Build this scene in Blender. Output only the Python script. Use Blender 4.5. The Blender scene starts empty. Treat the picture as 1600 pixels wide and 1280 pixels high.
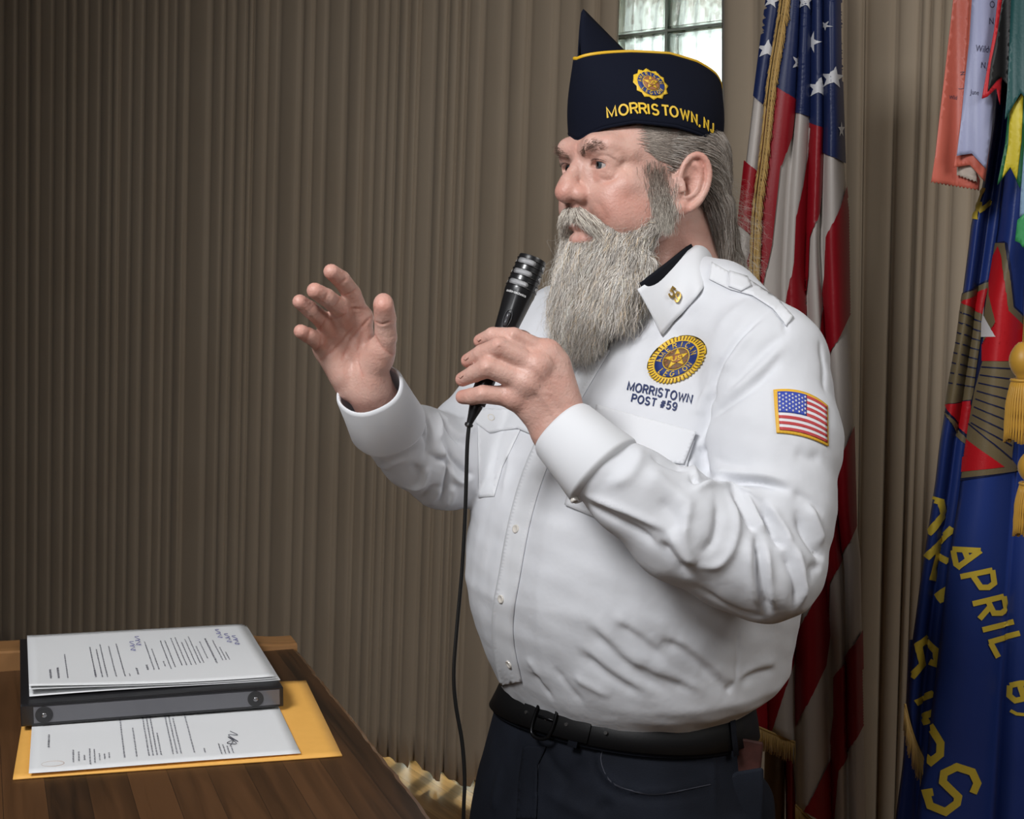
import bpy, bmesh, math, random
import numpy as np
from mathutils import Vector, Matrix
from mathutils.bvhtree import BVHTree
sc = bpy.context.scene
COL = sc.collection
FZ = -.075      # floor level
random.seed(5); rng = np.random.default_rng(5)
# ------------------------------------------------------------------ camera
FPX = 1970.0; PITCH = math.radians(6.0); CAMZ = 1.5
cam_d = bpy.data.cameras.new('camera'); cam = bpy.data.objects.new('camera', cam_d); COL.objects.link(cam)
cam_d.lens = FPX/1600*36.0; cam_d.sensor_width = 36.0; cam_d.clip_start = 0.05
cam.location = (0, 0, CAMZ); cam.rotation_euler = (math.radians(90)-PITCH, 0, 0)
sc.camera = cam
CP, SP = math.cos(PITCH), math.sin(PITCH)
def P(px, py, z):
    x = (px-800)/FPX; y = -(py-640)/FPX
    return np.array([x*z, z*(CP+y*SP), CAMZ+z*(-SP+y*CP)])
def ray(px, py):
    d = P(px, py, 1.0)-np.array([0, 0, CAMZ]); return d/np.linalg.norm(d)
def pix(p):
    p = np.asarray(p, float); dx, dy, dz = p[..., 0], p[..., 1], p[..., 2]-CAMZ
    zc = dy*CP-dz*SP; yc = dy*SP+dz*CP
    return np.stack([800+FPX*dx/zc, 640-FPX*yc/zc, zc], -1)
# ------------------------------------------------------------------ world, lights, exposure
w = bpy.data.worlds.new('daylight'); sc.world = w; w.use_nodes = True
bg = w.node_tree.nodes['Background']; bg.inputs[0].default_value = (.93, .97, 1, 1); bg.inputs[1].default_value = 2.9
def area(name, loc, target, size, power, color=(1, 1, 1), sy=None):
    l = bpy.data.lights.new(name, 'AREA'); l.size = size; l.energy = power; l.color = color
    if sy: l.shape = 'RECTANGLE'; l.size_y = sy
    o = bpy.data.objects.new(name, l); COL.objects.link(o); o.location = loc
    o.rotation_euler = (Vector(target)-Vector(loc)).to_track_quat('-Z', 'Y').to_euler(); return o
key = area('bounced_flash', (-0.85, 0.0, 2.7), (0.3, 1.7, 1.3), 0.6, 21.5, (.98, .985, 1))
key.data.spread = math.radians(122)
area('ceiling_fill', (1.7, 0.5, 2.75), (0.7, 2.1, 1.0), 1.2, 26, (1, .985, .96))
area('frontal_fill', (-0.55, -0.45, 1.95), (0.2, 1.6, 1.25), 0.45, 5.5, (.98, .985, 1))  # weak fill added beside the camera to brighten the front
sun = bpy.data.lights.new('sun', 'SUN'); sun.energy = 13; sun.angle = .02; sun.color = (1, .95, .86)
so = bpy.data.objects.new('sun', sun); COL.objects.link(so)
so.rotation_euler = Vector((-.40, -.86, -.42)).to_track_quat('-Z', 'Y').to_euler()
sc.view_settings.view_transform = 'Standard'; sc.view_settings.look = 'None'
sc.view_settings.exposure = 0.0; sc.view_settings.gamma = 1.0; sc.view_settings.use_curve_mapping = False
# ------------------------------------------------------------------ materials
def mat(name, col, rough=.6, metal=0, sss=0, sub=None, spec=.5, sheen=0, noise=None, bump=None, vcol=None, trans=0, coat=0):
    """noise=(scale, amount, color2); bump=(scale, strength, dist)"""
    m = bpy.data.materials.new(name); m.use_nodes = True; nt = m.node_tree; b = nt.nodes['Principled BSDF']
    c = (*col, 1)
    b.inputs['Base Color'].default_value = c; b.inputs['Roughness'].default_value = rough
    b.inputs['Metallic'].default_value = metal; b.inputs['Specular IOR Level'].default_value = spec
    b.inputs['Sheen Weight'].default_value = sheen; b.inputs['Coat Weight'].default_value = coat
    b.inputs['Transmission Weight'].default_value = trans
    if sss:
        b.inputs['Subsurface Weight'].default_value = sss; b.inputs['Subsurface Radius'].default_value = sub or (1, .35, .2)
        b.inputs['Subsurface Scale'].default_value = .006
    tc = nt.nodes.new('ShaderNodeTexCoord')
    src = None
    if vcol:
        a = nt.nodes.new('ShaderNodeAttribute'); a.attribute_name = vcol; src = a.outputs['Color']
    if noise:
        n = nt.nodes.new('ShaderNodeTexNoise'); n.inputs['Scale'].default_value = noise[0]; n.inputs['Detail'].default_value = 4
        nt.links.new(tc.outputs['Object'], n.inputs['Vector'])
        r = nt.nodes.new('ShaderNodeMapRange'); r.inputs[1].default_value = .4; r.inputs[2].default_value = .65; r.inputs[4].default_value = noise[1]
        nt.links.new(n.outputs['Fac'], r.inputs[0])
        mx = nt.nodes.new('ShaderNodeMix'); mx.data_type = 'RGBA'
        nt.links.new(r.outputs[0], mx.inputs[0]); mx.inputs[6].default_value = c
        if src is not None: nt.links.new(src, mx.inputs[6])
        mx.inputs[7].default_value = (*noise[2], 1); src = mx.outputs[2]
    if src is not None: nt.links.new(src, b.inputs['Base Color'])
    if bump:
        n = nt.nodes.new('ShaderNodeTexNoise'); n.inputs['Scale'].default_value = bump[0]; n.inputs['Detail'].default_value = 3
        nt.links.new(tc.outputs['Object'], n.inputs['Vector'])
        bp = nt.nodes.new('ShaderNodeBump'); bp.inputs['Strength'].default_value = bump[1]; bp.inputs['Distance'].default_value = bump[2]
        nt.links.new(n.outputs['Fac'], bp.inputs['Height']); nt.links.new(bp.outputs[0], b.inputs['Normal'])
    return m
def plank_mat(name, c1, c2, width, axis=0, grain=(3, 60), rough=.35, rot=0.0):
    m = bpy.data.materials.new(name); m.use_nodes = True; nt = m.node_tree; b = nt.nodes['Principled BSDF']; L = nt.links.new
    tc = nt.nodes.new('ShaderNodeTexCoord'); mp = nt.nodes.new('ShaderNodeMapping'); mp.inputs['Rotation'].default_value = (0, 0, rot)
    L(tc.outputs['Object'], mp.inputs[0])
    sx = nt.nodes.new('ShaderNodeSeparateXYZ'); L(mp.outputs[0], sx.inputs[0])
    dv = nt.nodes.new('ShaderNodeMath'); dv.operation = 'DIVIDE'; L(sx.outputs[axis], dv.inputs[0]); dv.inputs[1].default_value = width
    fl = nt.nodes.new('ShaderNodeMath'); fl.operation = 'FLOOR'; L(dv.outputs[0], fl.inputs[0])
    wn = nt.nodes.new('ShaderNodeTexWhiteNoise'); wn.noise_dimensions = '1D'; L(fl.outputs[0], wn.inputs['W'])
    fr = nt.nodes.new('ShaderNodeMath'); fr.operation = 'FRACT'; L(dv.outputs[0], fr.inputs[0])
    gap = nt.nodes.new('ShaderNodeMath'); gap.operation = 'GREATER_THAN'; L(fr.outputs[0], gap.inputs[0]); gap.inputs[1].default_value = .012
    m2 = nt.nodes.new('ShaderNodeMapping'); s = [grain[0]]*3; s[axis] = grain[1]; m2.inputs['Scale'].default_value = s; L(mp.outputs[0], m2.inputs[0])
    cb = nt.nodes.new('ShaderNodeVectorMath'); cb.operation = 'ADD'; L(m2.outputs[0], cb.inputs[0]); L(wn.outputs['Color'], cb.inputs[1])
    n = nt.nodes.new('ShaderNodeTexNoise'); n.inputs['Detail'].default_value = 6; n.inputs['Scale'].default_value = 1.4; n.inputs['Distortion'].default_value = .6; L(cb.outputs[0], n.inputs['Vector'])
    ad = nt.nodes.new('ShaderNodeMath'); ad.operation = 'MULTIPLY_ADD'; L(wn.outputs['Value'], ad.inputs[0]); ad.inputs[1].default_value = .55; L(n.outputs['Fac'], ad.inputs[2])
    rp = nt.nodes.new('ShaderNodeValToRGB'); rp.color_ramp.elements[0].position = .35; rp.color_ramp.elements[1].position = 1.0
    rp.color_ramp.elements[0].color = (*c1, 1); rp.color_ramp.elements[1].color = (*c2, 1); L(ad.outputs[0], rp.inputs[0])
    mx = nt.nodes.new('ShaderNodeMix'); mx.data_type = 'RGBA'; L(gap.outputs[0], mx.inputs[0]); mx.inputs[6].default_value = (.008, .005, .003, 1); L(rp.outputs[0], mx.inputs[7])
    L(mx.outputs[2], b.inputs['Base Color'])
    rr = nt.nodes.new('ShaderNodeMapRange'); rr.inputs[3].default_value = rough; rr.inputs[4].default_value = rough+.25; L(n.outputs['Fac'], rr.inputs[0]); L(rr.outputs[0], b.inputs['Roughness'])
    bp = nt.nodes.new('ShaderNodeBump'); bp.inputs['Strength'].default_value = .25; bp.inputs['Distance'].default_value = .002; L(n.outputs['Fac'], bp.inputs['Height']); L(bp.outputs[0], b.inputs['Normal'])
    return m
# ------------------------------------------------------------------ object helpers
def link(name, me, m=None, parent=None, smooth=False):
    o = bpy.data.objects.new(name, me); COL.objects.link(o)
    if m is not None:
        for q in (m if isinstance(m, (list, tuple)) else [m]): me.materials.append(q)
    if parent is not None: o.parent = parent
    if smooth: me.polygons.foreach_set('use_smooth', [True]*len(me.polygons)); me.update()
    return o
def pydata(name, v, f, m=None, parent=None, smooth=False, mi=None):
    me = bpy.data.meshes.new(name); me.from_pydata([tuple(map(float, q)) for q in v], [], [tuple(map(int, q)) for q in f]); me.update()
    o = link(name, me, m, parent, smooth)
    if mi is not None: me.polygons.foreach_set('material_index', [int(q) for q in mi])
    return o
def quads(name, v, q, m=None, parent=None, smooth=True):
    """fast mesh from numpy (N,3) verts and (M,k) faces"""
    v = np.ascontiguousarray(v, np.float32); q = np.ascontiguousarray(q, np.int32); k = q.shape[1]
    me = bpy.data.meshes.new(name); me.vertices.add(len(v)); me.vertices.foreach_set('co', v.ravel())
    me.loops.add(q.size); me.loops.foreach_set('vertex_index', q.ravel())
    me.polygons.add(len(q)); me.polygons.foreach_set('loop_start', np.arange(0, q.size, k, dtype=np.int32))
    me.update(calc_edges=True); me.validate()
    return link(name, me, m, parent, smooth)
def tag(o, label=None, cat=None, group=None, kind=None):
    if label: o['label'] = label
    if cat: o['category'] = cat
    if group: o['group'] = group
    if kind: o['kind'] = kind
    return o
def empty(name, loc=(0, 0, 0)):
    o = bpy.data.objects.new(name, None); COL.objects.link(o); o.location = loc; o.empty_display_size = .05
    return o
def reparent(o, root):
    """child geometry is written in world space: undo the root's place"""
    o.parent = root; o.matrix_parent_inverse = Matrix.Translation(-Vector(root.location)); return o
def smoothpath(pts, n, closed=False):
    """Catmull-Rom through pts"""
    p = np.asarray(pts, float); m = len(p)
    if m == 2: t = np.linspace(0, 1, n)[:, None]; return p[0]*(1-t)+p[1]*t
    if closed: q = np.concatenate([p[-1:], p, p[:2]]); seg = m
    else: q = np.concatenate([2*p[:1]-p[1:2], p, 2*p[-1:]-p[-2:-1]]); seg = m-1
    s = np.linspace(0, seg, n, endpoint=not closed); i = np.minimum(s.astype(int), seg-1); t = (s-i)[:, None]
    a, b, c, d = q[i], q[i+1], q[i+2], q[i+3]
    return .5*((2*b)+(-a+c)*t+(2*a-5*b+4*c-d)*t*t+(-a+3*b-3*c+d)*t**3)
def tube_vf(path, r, ns=8, closed=False):
    p = np.asarray(path, float); n = len(p); r = np.broadcast_to(np.asarray(r, float), (n,))
    if closed: tg = np.roll(p, -1, 0)-np.roll(p, 1, 0)
    else: tg = np.gradient(p, axis=0)
    tg /= np.linalg.norm(tg, axis=1)[:, None]+1e-12
    up = np.array([0, 0, 1.]) if abs(tg[0][2]) < .9 else np.array([1., 0, 0])
    V = []; u = np.cross(tg[0], up); u /= np.linalg.norm(u)
    for i in range(n):
        u = u-tg[i]*u.dot(tg[i]); u /= np.linalg.norm(u)+1e-12; w_ = np.cross(tg[i], u)
        a = np.arange(ns)*2*math.pi/ns
        V.append(p[i]+r[i]*(np.cos(a)[:, None]*u+np.sin(a)[:, None]*w_))
    V = np.concatenate(V); F = []
    m = n if closed else n-1
    for i in range(m):
        j = (i+1) % n
        for k in range(ns):
            F.append([i*ns+k, i*ns+(k+1) % ns, j*ns+(k+1) % ns, j*ns+k])
    if not closed: F.append(list(range(ns))[::-1]); F.append([(n-1)*ns+k for k in range(ns)])
    return V, F
class MB:
    def __init__(s): s.v = []; s.f = []; s.mi = []
    def add(s, v, f, mi=0):
        o = len(s.v); s.v += [tuple(q) for q in v]; s.f += [[i+o for i in q] for q in f]; s.mi += [mi]*len(f); return s
    def tube(s, path, r, ns=8, closed=False, mi=0): return s.add(*tube_vf(path, r, ns, closed), mi)
    def box(s, c, h, M=None, mi=0):
        c = np.array(c, float); h = np.array(h, float)
        v = np.array([[x, y, z] for x in (-1, 1) for y in (-1, 1) for z in (-1, 1)])*h+c
        if M is not None: v = np.array([list(M @ Vector(q)) for q in v])
        return s.add(v, [[0, 1, 3, 2], [4, 6, 7, 5], [0, 4, 5, 1], [2, 3, 7, 6], [0, 2, 6, 4], [1, 5, 7, 3]], mi)
    def build(s, name, m=None, parent=None, smooth=False, bevel=0, seg=2, root=None):
        o = pydata(name, s.v, s.f, m, parent, smooth, s.mi)
        if bevel:
            b = o.modifiers.new('b', 'BEVEL'); b.width = bevel; b.segments = seg; b.limit_method = 'ANGLE'; b.angle_limit = .6
        if root is not None: reparent(o, root)
        return o
# ------------------------------------------------------------------ implicit surfaces (numpy) and sparse surface nets
def seg_d(p, a, b):
    ab = b-a; h = np.clip(((p-a)@ab)/(ab@ab+1e-12), 0, 1); return np.linalg.norm(p-a-h[:, None]*ab, axis=1), h
class Field:
    def __init__(s, M=None, scale=1.0):
        s.ops = []; s.M = M; s.s = scale     # M: 3x3 rot local->world, with origin
    def W(s, p):
        p = np.asarray(p, float)*s.s
        return p if s.M is None else s.M[0]@p+s.M[1]
    def D(s, d): return np.asarray(d, float) if s.M is None else s.M[0]@np.asarray(d, float)
    def cap(s, a, b, ra, rb, k=0, op='+'):
        a = s.W(a); b = s.W(b); ra *= s.s; rb *= s.s
        def f(p): d, h = seg_d(p, a, b); return d-(ra+(rb-ra)*h)
        s.ops.append((op, f, (a+b)/2, np.linalg.norm(a-b)/2+max(ra, rb), k*s.s)); return s
    def chain(s, pts, rs, k=0, op='+', k2=None):
        for i in range(len(pts)-1): s.cap(pts[i], pts[i+1], rs[i], rs[i+1], k if i == 0 or k2 is None else k2, op)
        return s
    def ell(s, c, r, k=0, op='+', rot=None):
        c = s.W(c); r = np.array(r, float)*s.s
        R = np.eye(3) if rot is None else np.array(Matrix.Rotation(math.radians(rot[2]), 3, 'Z') @ Matrix.Rotation(math.radians(rot[1]), 3, 'Y') @ Matrix.Rotation(math.radians(rot[0]), 3, 'X'))
        if s.M is not None: R = s.M[0]@R
        def f(p):
            q = (p-c)@R; k0 = np.linalg.norm(q/r, axis=1); k1 = np.linalg.norm(q/(r*r), axis=1); return k0*(k0-1)/(k1+1e-9)
        s.ops.append((op, f, c, max(r), k*s.s)); return s
    def fn(s, f, c, R, k=0, op='+'): s.ops.append((op, f, np.asarray(c, float), R, k)); return s
    def __call__(s, p, cull=None):
        d = np.full(len(p), .5)
        for op, f, c, R, k in s.ops:
            if cull is not None and np.linalg.norm(cull[0]-c) > R*1.05+cull[1]+k+.004: continue
            e = f(p)
            if op == '+':
                if k > 0: h = np.clip(.5+.5*(d-e)/k, 0, 1); d = d*(1-h)+e*h-k*h*(1-h)
                else: d = np.minimum(d, e)
            else:
                if k > 0: h = np.clip(.5-.5*(d+e)/k, 0, 1); d = d*(1-h)-e*h+k*h*(1-h)
                else: d = np.maximum(d, -e)
        return d
def nets(F, lo, hi, h, B=14, slack=1.35):
    lo = np.array(lo, float); hi = np.array(hi, float)
    nb = np.ceil((hi-lo)/(B*h)).astype(int); N = (nb*B+2).astype(np.int64)
    bi = np.stack(np.meshgrid(*[np.arange(n) for n in nb], indexing='ij'), -1).reshape(-1, 3)
    cen = lo+(bi+.5)*B*h; rad = B*h*.866
    d = np.concatenate([F(cen[i:i+40000]) for i in range(0, len(cen), 40000)])
    bi = bi[np.abs(d) < rad*slack+h]
    g = np.arange(B+1); gi = np.stack(np.meshgrid(g, g, g, indexing='ij'), -1)
    CE = [((0,0,0),(1,0,0)),((0,1,0),(1,1,0)),((0,0,1),(1,0,1)),((0,1,1),(1,1,1)),((0,0,0),(0,1,0)),((1,0,0),(1,1,0)),((0,0,1),(0,1,1)),((1,0,1),(1,1,1)),((0,0,0),(0,0,1)),((1,0,0),(1,0,1)),((0,1,0),(0,1,1)),((1,1,0),(1,1,1))]
    vid = []; vp = []; Q = []
    def gid(c): return (c[..., 0]*N[1]+c[..., 1])*N[2]+c[..., 2]
    for b in bi:
        base = b*B; pts = lo+(base+gi)*h
        c = lo+(b+.5)*B*h
        D = F(pts.reshape(-1, 3), (c, rad)).reshape(B+1, B+1, B+1)
        S = D < 0
        if S.all() or not S.any(): continue
        cs = np.zeros((B, B, B), int)
        for dx in (0, 1):
            for dy in (0, 1):
                for dz in (0, 1): cs += S[dx:B+dx, dy:B+dy, dz:B+dz]
        act = (cs > 0) & (cs < 8); ci = np.argwhere(act)
        acc = np.zeros((len(ci), 3)); cnt = np.zeros(len(ci))
        for a, e in CE:
            ia = ci+a; ie = ci+e; da = D[tuple(ia.T)]; de = D[tuple(ie.T)]; x = (da < 0) != (de < 0)
            t = np.where(x, da/np.where(x, da-de, 1), 0)[:, None]
            acc += np.where(x[:, None], ia+(ie-ia)*t, 0); cnt += x
        vp.append(lo+(base+acc/cnt[:, None])*h); vid.append(gid((ci+base).astype(np.int64)))
        for ax in range(3):
            sl = [slice(0, B)]*3; s2 = list(sl); s2[ax] = slice(1, B+1)
            A = S[tuple(sl)]; Bq = S[tuple(s2)]; e = np.argwhere(A != Bq)
            if not len(e): continue
            u = np.zeros(3, int); w_ = np.zeros(3, int); u[(ax+1) % 3] = 1; w_[(ax+2) % 3] = 1
            c0 = (e+base).astype(np.int64); q = np.stack([gid(c0-u-w_), gid(c0-w_), gid(c0), gid(c0-u)], 1)
            fl = ~A[tuple(e.T)]; q[fl] = q[fl][:, ::-1]; Q.append(q)
    vid = np.concatenate(vid); vp = np.concatenate(vp); Q = np.concatenate(Q)
    o = np.argsort(vid); vid = vid[o]; vp = vp[o]
    ix = np.searchsorted(vid, Q); ix = np.minimum(ix, len(vid)-1); ok = (vid[ix] == Q).all(1)
    return vp, ix[ok]
def normals(v, q):
    n = np.cross(v[q[:, 2]]-v[q[:, 0]], v[q[:, 3]]-v[q[:, 1]]); N_ = np.zeros_like(v)
    for k in range(4):
        for a in range(3): N_[:, a] += np.bincount(q[:, k], n[:, a], len(v))
    return N_/(np.linalg.norm(N_, axis=1)[:, None]+1e-12)
def relax(v, q, it=1, f=.5):
    for _ in range(it):
        s = np.zeros_like(v); c = np.zeros(len(v))
        for k in range(4):
            a, b = q[:, k], q[:, (k+1) % 4]
            for x in range(3): s[:, x] += np.bincount(a, v[b, x], len(v))+np.bincount(b, v[a, x], len(v))
            c += np.bincount(a, minlength=len(v))+np.bincount(b, minlength=len(v))
        v = v*(1-f)+f*s/np.maximum(c, 1)[:, None]
    return v
def poly_d(v, path):
    """distance from verts to a 3-D polyline and the running parameter 0..1"""
    best = np.full(len(v), 9.); par = np.zeros(len(v)); n = len(path)-1
    for i in range(n):
        d, h = seg_d(v, path[i], path[i+1]); m = d < best; best[m] = d[m]; par[m] = ((i+h)/n)[m]
    return best, par
def stroke(v, N_, path, w_, h, taper=True, side=None):
    """sculpt brush along a path: raise (h>0) or crease (h<0)"""
    path = np.asarray(path); lo = path.min(0)-3.5*w_; hi = path.max(0)+3.5*w_
    m = np.where(((v > lo) & (v < hi)).all(1))[0]
    if not len(m): return
    d, t = poly_d(v[m], path); x = d/w_
    a = np.exp(-np.where(x < .5, x*x*1.6, 1.6*x-.4)*1.15)
    if taper: a = a*np.clip(np.minimum(t, 1-t)*4+.12, 0, 1)
    v[m] += N_[m]*(h*a)[:, None]
def bvh_of(v, q): return BVHTree.FromPolygons([tuple(x) for x in v.tolist()], q.tolist())
def hit(bvh, px, py):
    d = ray(px, py); r = bvh.ray_cast(Vector((0, 0, CAMZ)), Vector(d))
    return (None, None) if r[0] is None else (np.array(r[0]), np.array(r[1]))
def hits(bvh, pts, n=None):
    pts = np.asarray(pts, float); pts = smoothpath(pts, n) if n else pts
    out = [hit(bvh, *p)[0] for p in pts]; return np.array([o for o in out if o is not None])
# ------------------------------------------------------------------ patches laid onto a surface
def text_mesh(s, size=1.0, bold=0.0, align='LEFT', spacing=1.0, shear=0):
    cu = bpy.data.curves.new('t', 'FONT'); cu.body = s; cu.size = size; cu.offset = bold; cu.align_x = align; cu.space_character = spacing
    cu.resolution_u = 3; cu.shear = shear
    o = bpy.data.objects.new('t', cu); COL.objects.link(o); dg = bpy.context.evaluated_depsgraph_get()
    me = bpy.data.meshes.new_from_object(o.evaluated_get(dg)); v = np.array([q.co[:] for q in me.vertices]); f = [list(p.vertices) for p in me.polygons]
    bpy.data.objects.remove(o); bpy.data.meshes.remove(me); return (v[:, :2] if len(v) else np.zeros((0, 2))), f
def poly_mesh(pts, maxe):
    """filled 2-D polygon, subdivided to edges shorter than maxe"""
    bm = bmesh.new(); vs = [bm.verts.new((p[0], p[1], 0)) for p in pts]; f = bm.faces.new(vs)
    bmesh.ops.triangulate(bm, faces=[f])
    for _ in range(7):
        es = [e for e in bm.edges if e.calc_length() > maxe]
        if not es: break
        bmesh.ops.subdivide_edges(bm, edges=es, cuts=1, use_grid_fill=False); bmesh.ops.triangulate(bm, faces=bm.faces[:])
    v = np.array([q.co[:2] for q in bm.verts]); bm.verts.index_update(); F_ = [[x.index for x in q.verts] for q in bm.faces]; bm.free(); return v, F_
def thick_stroke(pts, w_):
    """2-D polyline with width -> list of convex polygons"""
    pts = np.asarray(pts, float); out = []
    n = len(pts); L_ = []; R_ = []
    for i in range(n):
        a = pts[i]-pts[i-1] if i else pts[1]-pts[0]; b = pts[i+1]-pts[i] if i < n-1 else a
        a = a/np.linalg.norm(a); b = b/np.linalg.norm(b); t = a+b; t /= np.linalg.norm(t)+1e-9
        nrm = np.array([-t[1], t[0]]); k = min(1/max(nrm@np.array([-a[1], a[0]]), .5), 1.5)
        L_.append(pts[i]+nrm*w_/2*k); R_.append(pts[i]-nrm*w_/2*k)
    for i in range(n-1): out.append([L_[i], L_[i+1], R_[i+1], R_[i]])
    return out
def lay(name, v2, F_, fmap, m, off=.0008, root=None, parent=None, smooth=True, thick=0):
    """fmap(u,v)->(point,normal) in world; the faces are kept where all corners land"""
    P_ = []; ok = []
    for q in v2:
        a, n = fmap(q[0], q[1])
        if a is None: P_.append((0, 0, 0)); ok.append(False)
        else: P_.append(tuple(a+n*off)); ok.append(True)
    F2 = [f for f in F_ if all(ok[i] for i in f)]
    if not F2: return None
    o = pydata(name, P_, F2, m, parent, smooth)
    bm = bmesh.new(); bm.from_mesh(o.data); bmesh.ops.remove_doubles(bm, verts=bm.verts[:], dist=2e-5); bmesh.ops.delete(bm, geom=[q for q in bm.verts if not q.link_faces], context='VERTS')
    bmesh.ops.recalc_face_normals(bm, faces=bm.faces[:])
    s = sum(f.normal.dot(Vector((0, 0, CAMZ))-f.calc_center_median())*f.calc_area() for f in bm.faces)
    if s < 0: bmesh.ops.reverse_faces(bm, faces=bm.faces[:])
    bm.to_mesh(o.data); bm.free()
    if thick:
        s_ = o.modifiers.new('s', 'SOLIDIFY'); s_.thickness = thick; s_.offset = 1
    if root is not None: reparent(o, root)
    return o
def merge2(lst):
    V = []; F_ = []; o = 0
    for v, f in lst:
        V.append(np.asarray(v)); F_ += [[i+o for i in q] for q in f]; o += len(v)
    return np.concatenate(V), F_

# ------------------------------------------------------------------ block capitals drawn with strokes
def _el(cx, cy, rx, ry, a0, a1, n=14): return [(cx+rx*math.cos(math.radians(a0+(a1-a0)*k/(n-1))), cy+ry*math.sin(math.radians(a0+(a1-a0)*k/(n-1)))) for k in range(n)]
GL = {'M': (.86, [[(0, 0), (0, 1), (.43, .12), (.86, 1), (.86, 0)]]), 'O': (.84, [_el(.42, .5, .42, .5, 90, 450, 25)]), 'R': (.66, [[(0, 0), (0, 1), (.36, 1)]+_el(.38, .76, .26, .24, 90, -90, 8)+[(0, .5)], [(.36, .5), (.68, 0)]]),
 'P': (.64, [[(0, 0), (0, 1), (.36, 1)]+_el(.38, .74, .26, .26, 90, -90, 8)+[(0, .46)]]), 'I': (.0, [[(0, 0), (0, 1)]]), 'S': (.62, [_el(.32, .74, .29, .26, 20, 270, 12)+_el(.32, .24, .31, .25, 90, -160, 12)[1:]]),
 'T': (.72, [[(0, 1), (.72, 1)], [(.36, 1), (.36, 0)]]), 'W': (1.05, [[(0, 1), (.26, 0), (.525, .85), (.79, 0), (1.05, 1)]]), 'N': (.70, [[(0, 0), (0, 1), (.70, 0), (.70, 1)]]), ',': (.1, [[(.08, .08), (0, -.18)]]),
 'J': (.5, [[(.5, 1), (.5, .26)]+_el(.25, .25, .25, .25, 0, -180, 9)]), '#': (.7, [[(.15, 0), (.32, 1)], [(.42, 0), (.6, 1)], [(0, .33), (.68, .33)], [(.06, .68), (.75, .68)]]),
 '5': (.6, [[(.56, 1), (.12, 1), (.06, .56)]+_el(.28, .32, .30, .31, 120, -150, 12)]), '9': (.6, [_el(.3, .68, .28, .30, -10, 350, 18), [(.58, .68), (.56, .3)]+_el(.3, .28, .26, .27, 0, -150, 9)]),
 'A': (.72, [[(0, 0), (.36, 1), (.72, 0)], [(.14, .33), (.58, .33)]]), 'E': (.58, [[(.58, 1), (0, 1), (0, 0), (.58, 0)], [(0, .52), (.52, .52)]]), 'C': (.72, [_el(.4, .5, .4, .5, 48, 312, 16)]), 'L': (.55, [[(0, 1), (0, 0), (.55, 0)]]),
 'G': (.76, [_el(.4, .5, .4, .5, 48, 350, 18)+[(.8, .45), (.5, .45)]]), 'U': (.66, [[(0, 1), (0, .35)]+_el(.33, .33, .33, .33, 180, 360, 10)+[(.66, 1)]])}
def block(s, size=1.0, w_=.17, gap=.16, center=False):
    x = 0; out = []
    for ch in s:
        if ch == ' ': x += .38; continue
        wd_, st = GL[ch]
        for l in st:
            for q in thick_stroke([(a+x, b) for a, b in l], w_): out.append((np.array(q)*size, [[0, 1, 2, 3]]))
        x += wd_+w_+gap
    W_ = (x-gap-w_)*size; V, F = merge2(out)
    if center: V = V-np.array([W_/2, 0])
    return V, F, W_
# ================================================================== the room
m_curt = mat('curtain_cloth', (.41, .330, .242), .85, sheen=.15, noise=(3, .5, (.37, .29, .205)), bump=(600, .25, .0008))
m_wall = mat('wall_paint', (.30, .265, .22), .8, bump=(60, .2, .002))
m_ceil = mat('ceiling_paint', (.36, .345, .32), .9, bump=(30, .2, .003))
m_frame = mat('window_mortar', (.30, .34, .29), .5)
m_floor = plank_mat('floor_wood', (.10, .05, .018), (.34, .19, .075), .06, 0, (2, 40), .10, math.radians(-34))
nt = bpy.data.materials.new('glass_block'); nt.use_nodes = True; g_ = nt.node_tree
for n_ in list(g_.nodes):
    if n_.type != 'OUTPUT_MATERIAL': g_.nodes.remove(n_)
_o = [n_ for n_ in g_.nodes][0]; _g = g_.nodes.new('ShaderNodeBsdfGlass'); _g.inputs['Color'].default_value = (.93, .96, .94, 1); _g.inputs['Roughness'].default_value = .06; _g.inputs['IOR'].default_value = 1.3
_t = g_.nodes.new('ShaderNodeBsdfTransparent'); _t.inputs[0].default_value = (.93, .96, .94, 1); _m = g_.nodes.new('ShaderNodeMixShader'); _m.inputs[0].default_value = .45
_w = g_.nodes.new('ShaderNodeTexWave'); _w.inputs['Scale'].default_value = 9; _w.inputs['Distortion'].default_value = 2.5; _tc = g_.nodes.new('ShaderNodeTexCoord'); g_.links.new(_tc.outputs['Object'], _w.inputs[0])
_b = g_.nodes.new('ShaderNodeBump'); _b.inputs['Strength'].default_value = .6; _b.inputs['Distance'].default_value = .01; g_.links.new(_w.outputs['Fac'], _b.inputs['Height']); g_.links.new(_b.outputs[0], _g.inputs['Normal'])
g_.links.new(_t.outputs[0], _m.inputs[1]); g_.links.new(_g.outputs[0], _m.inputs[2]); g_.links.new(_m.outputs[0], _o.inputs[0]); m_glass = nt

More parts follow.
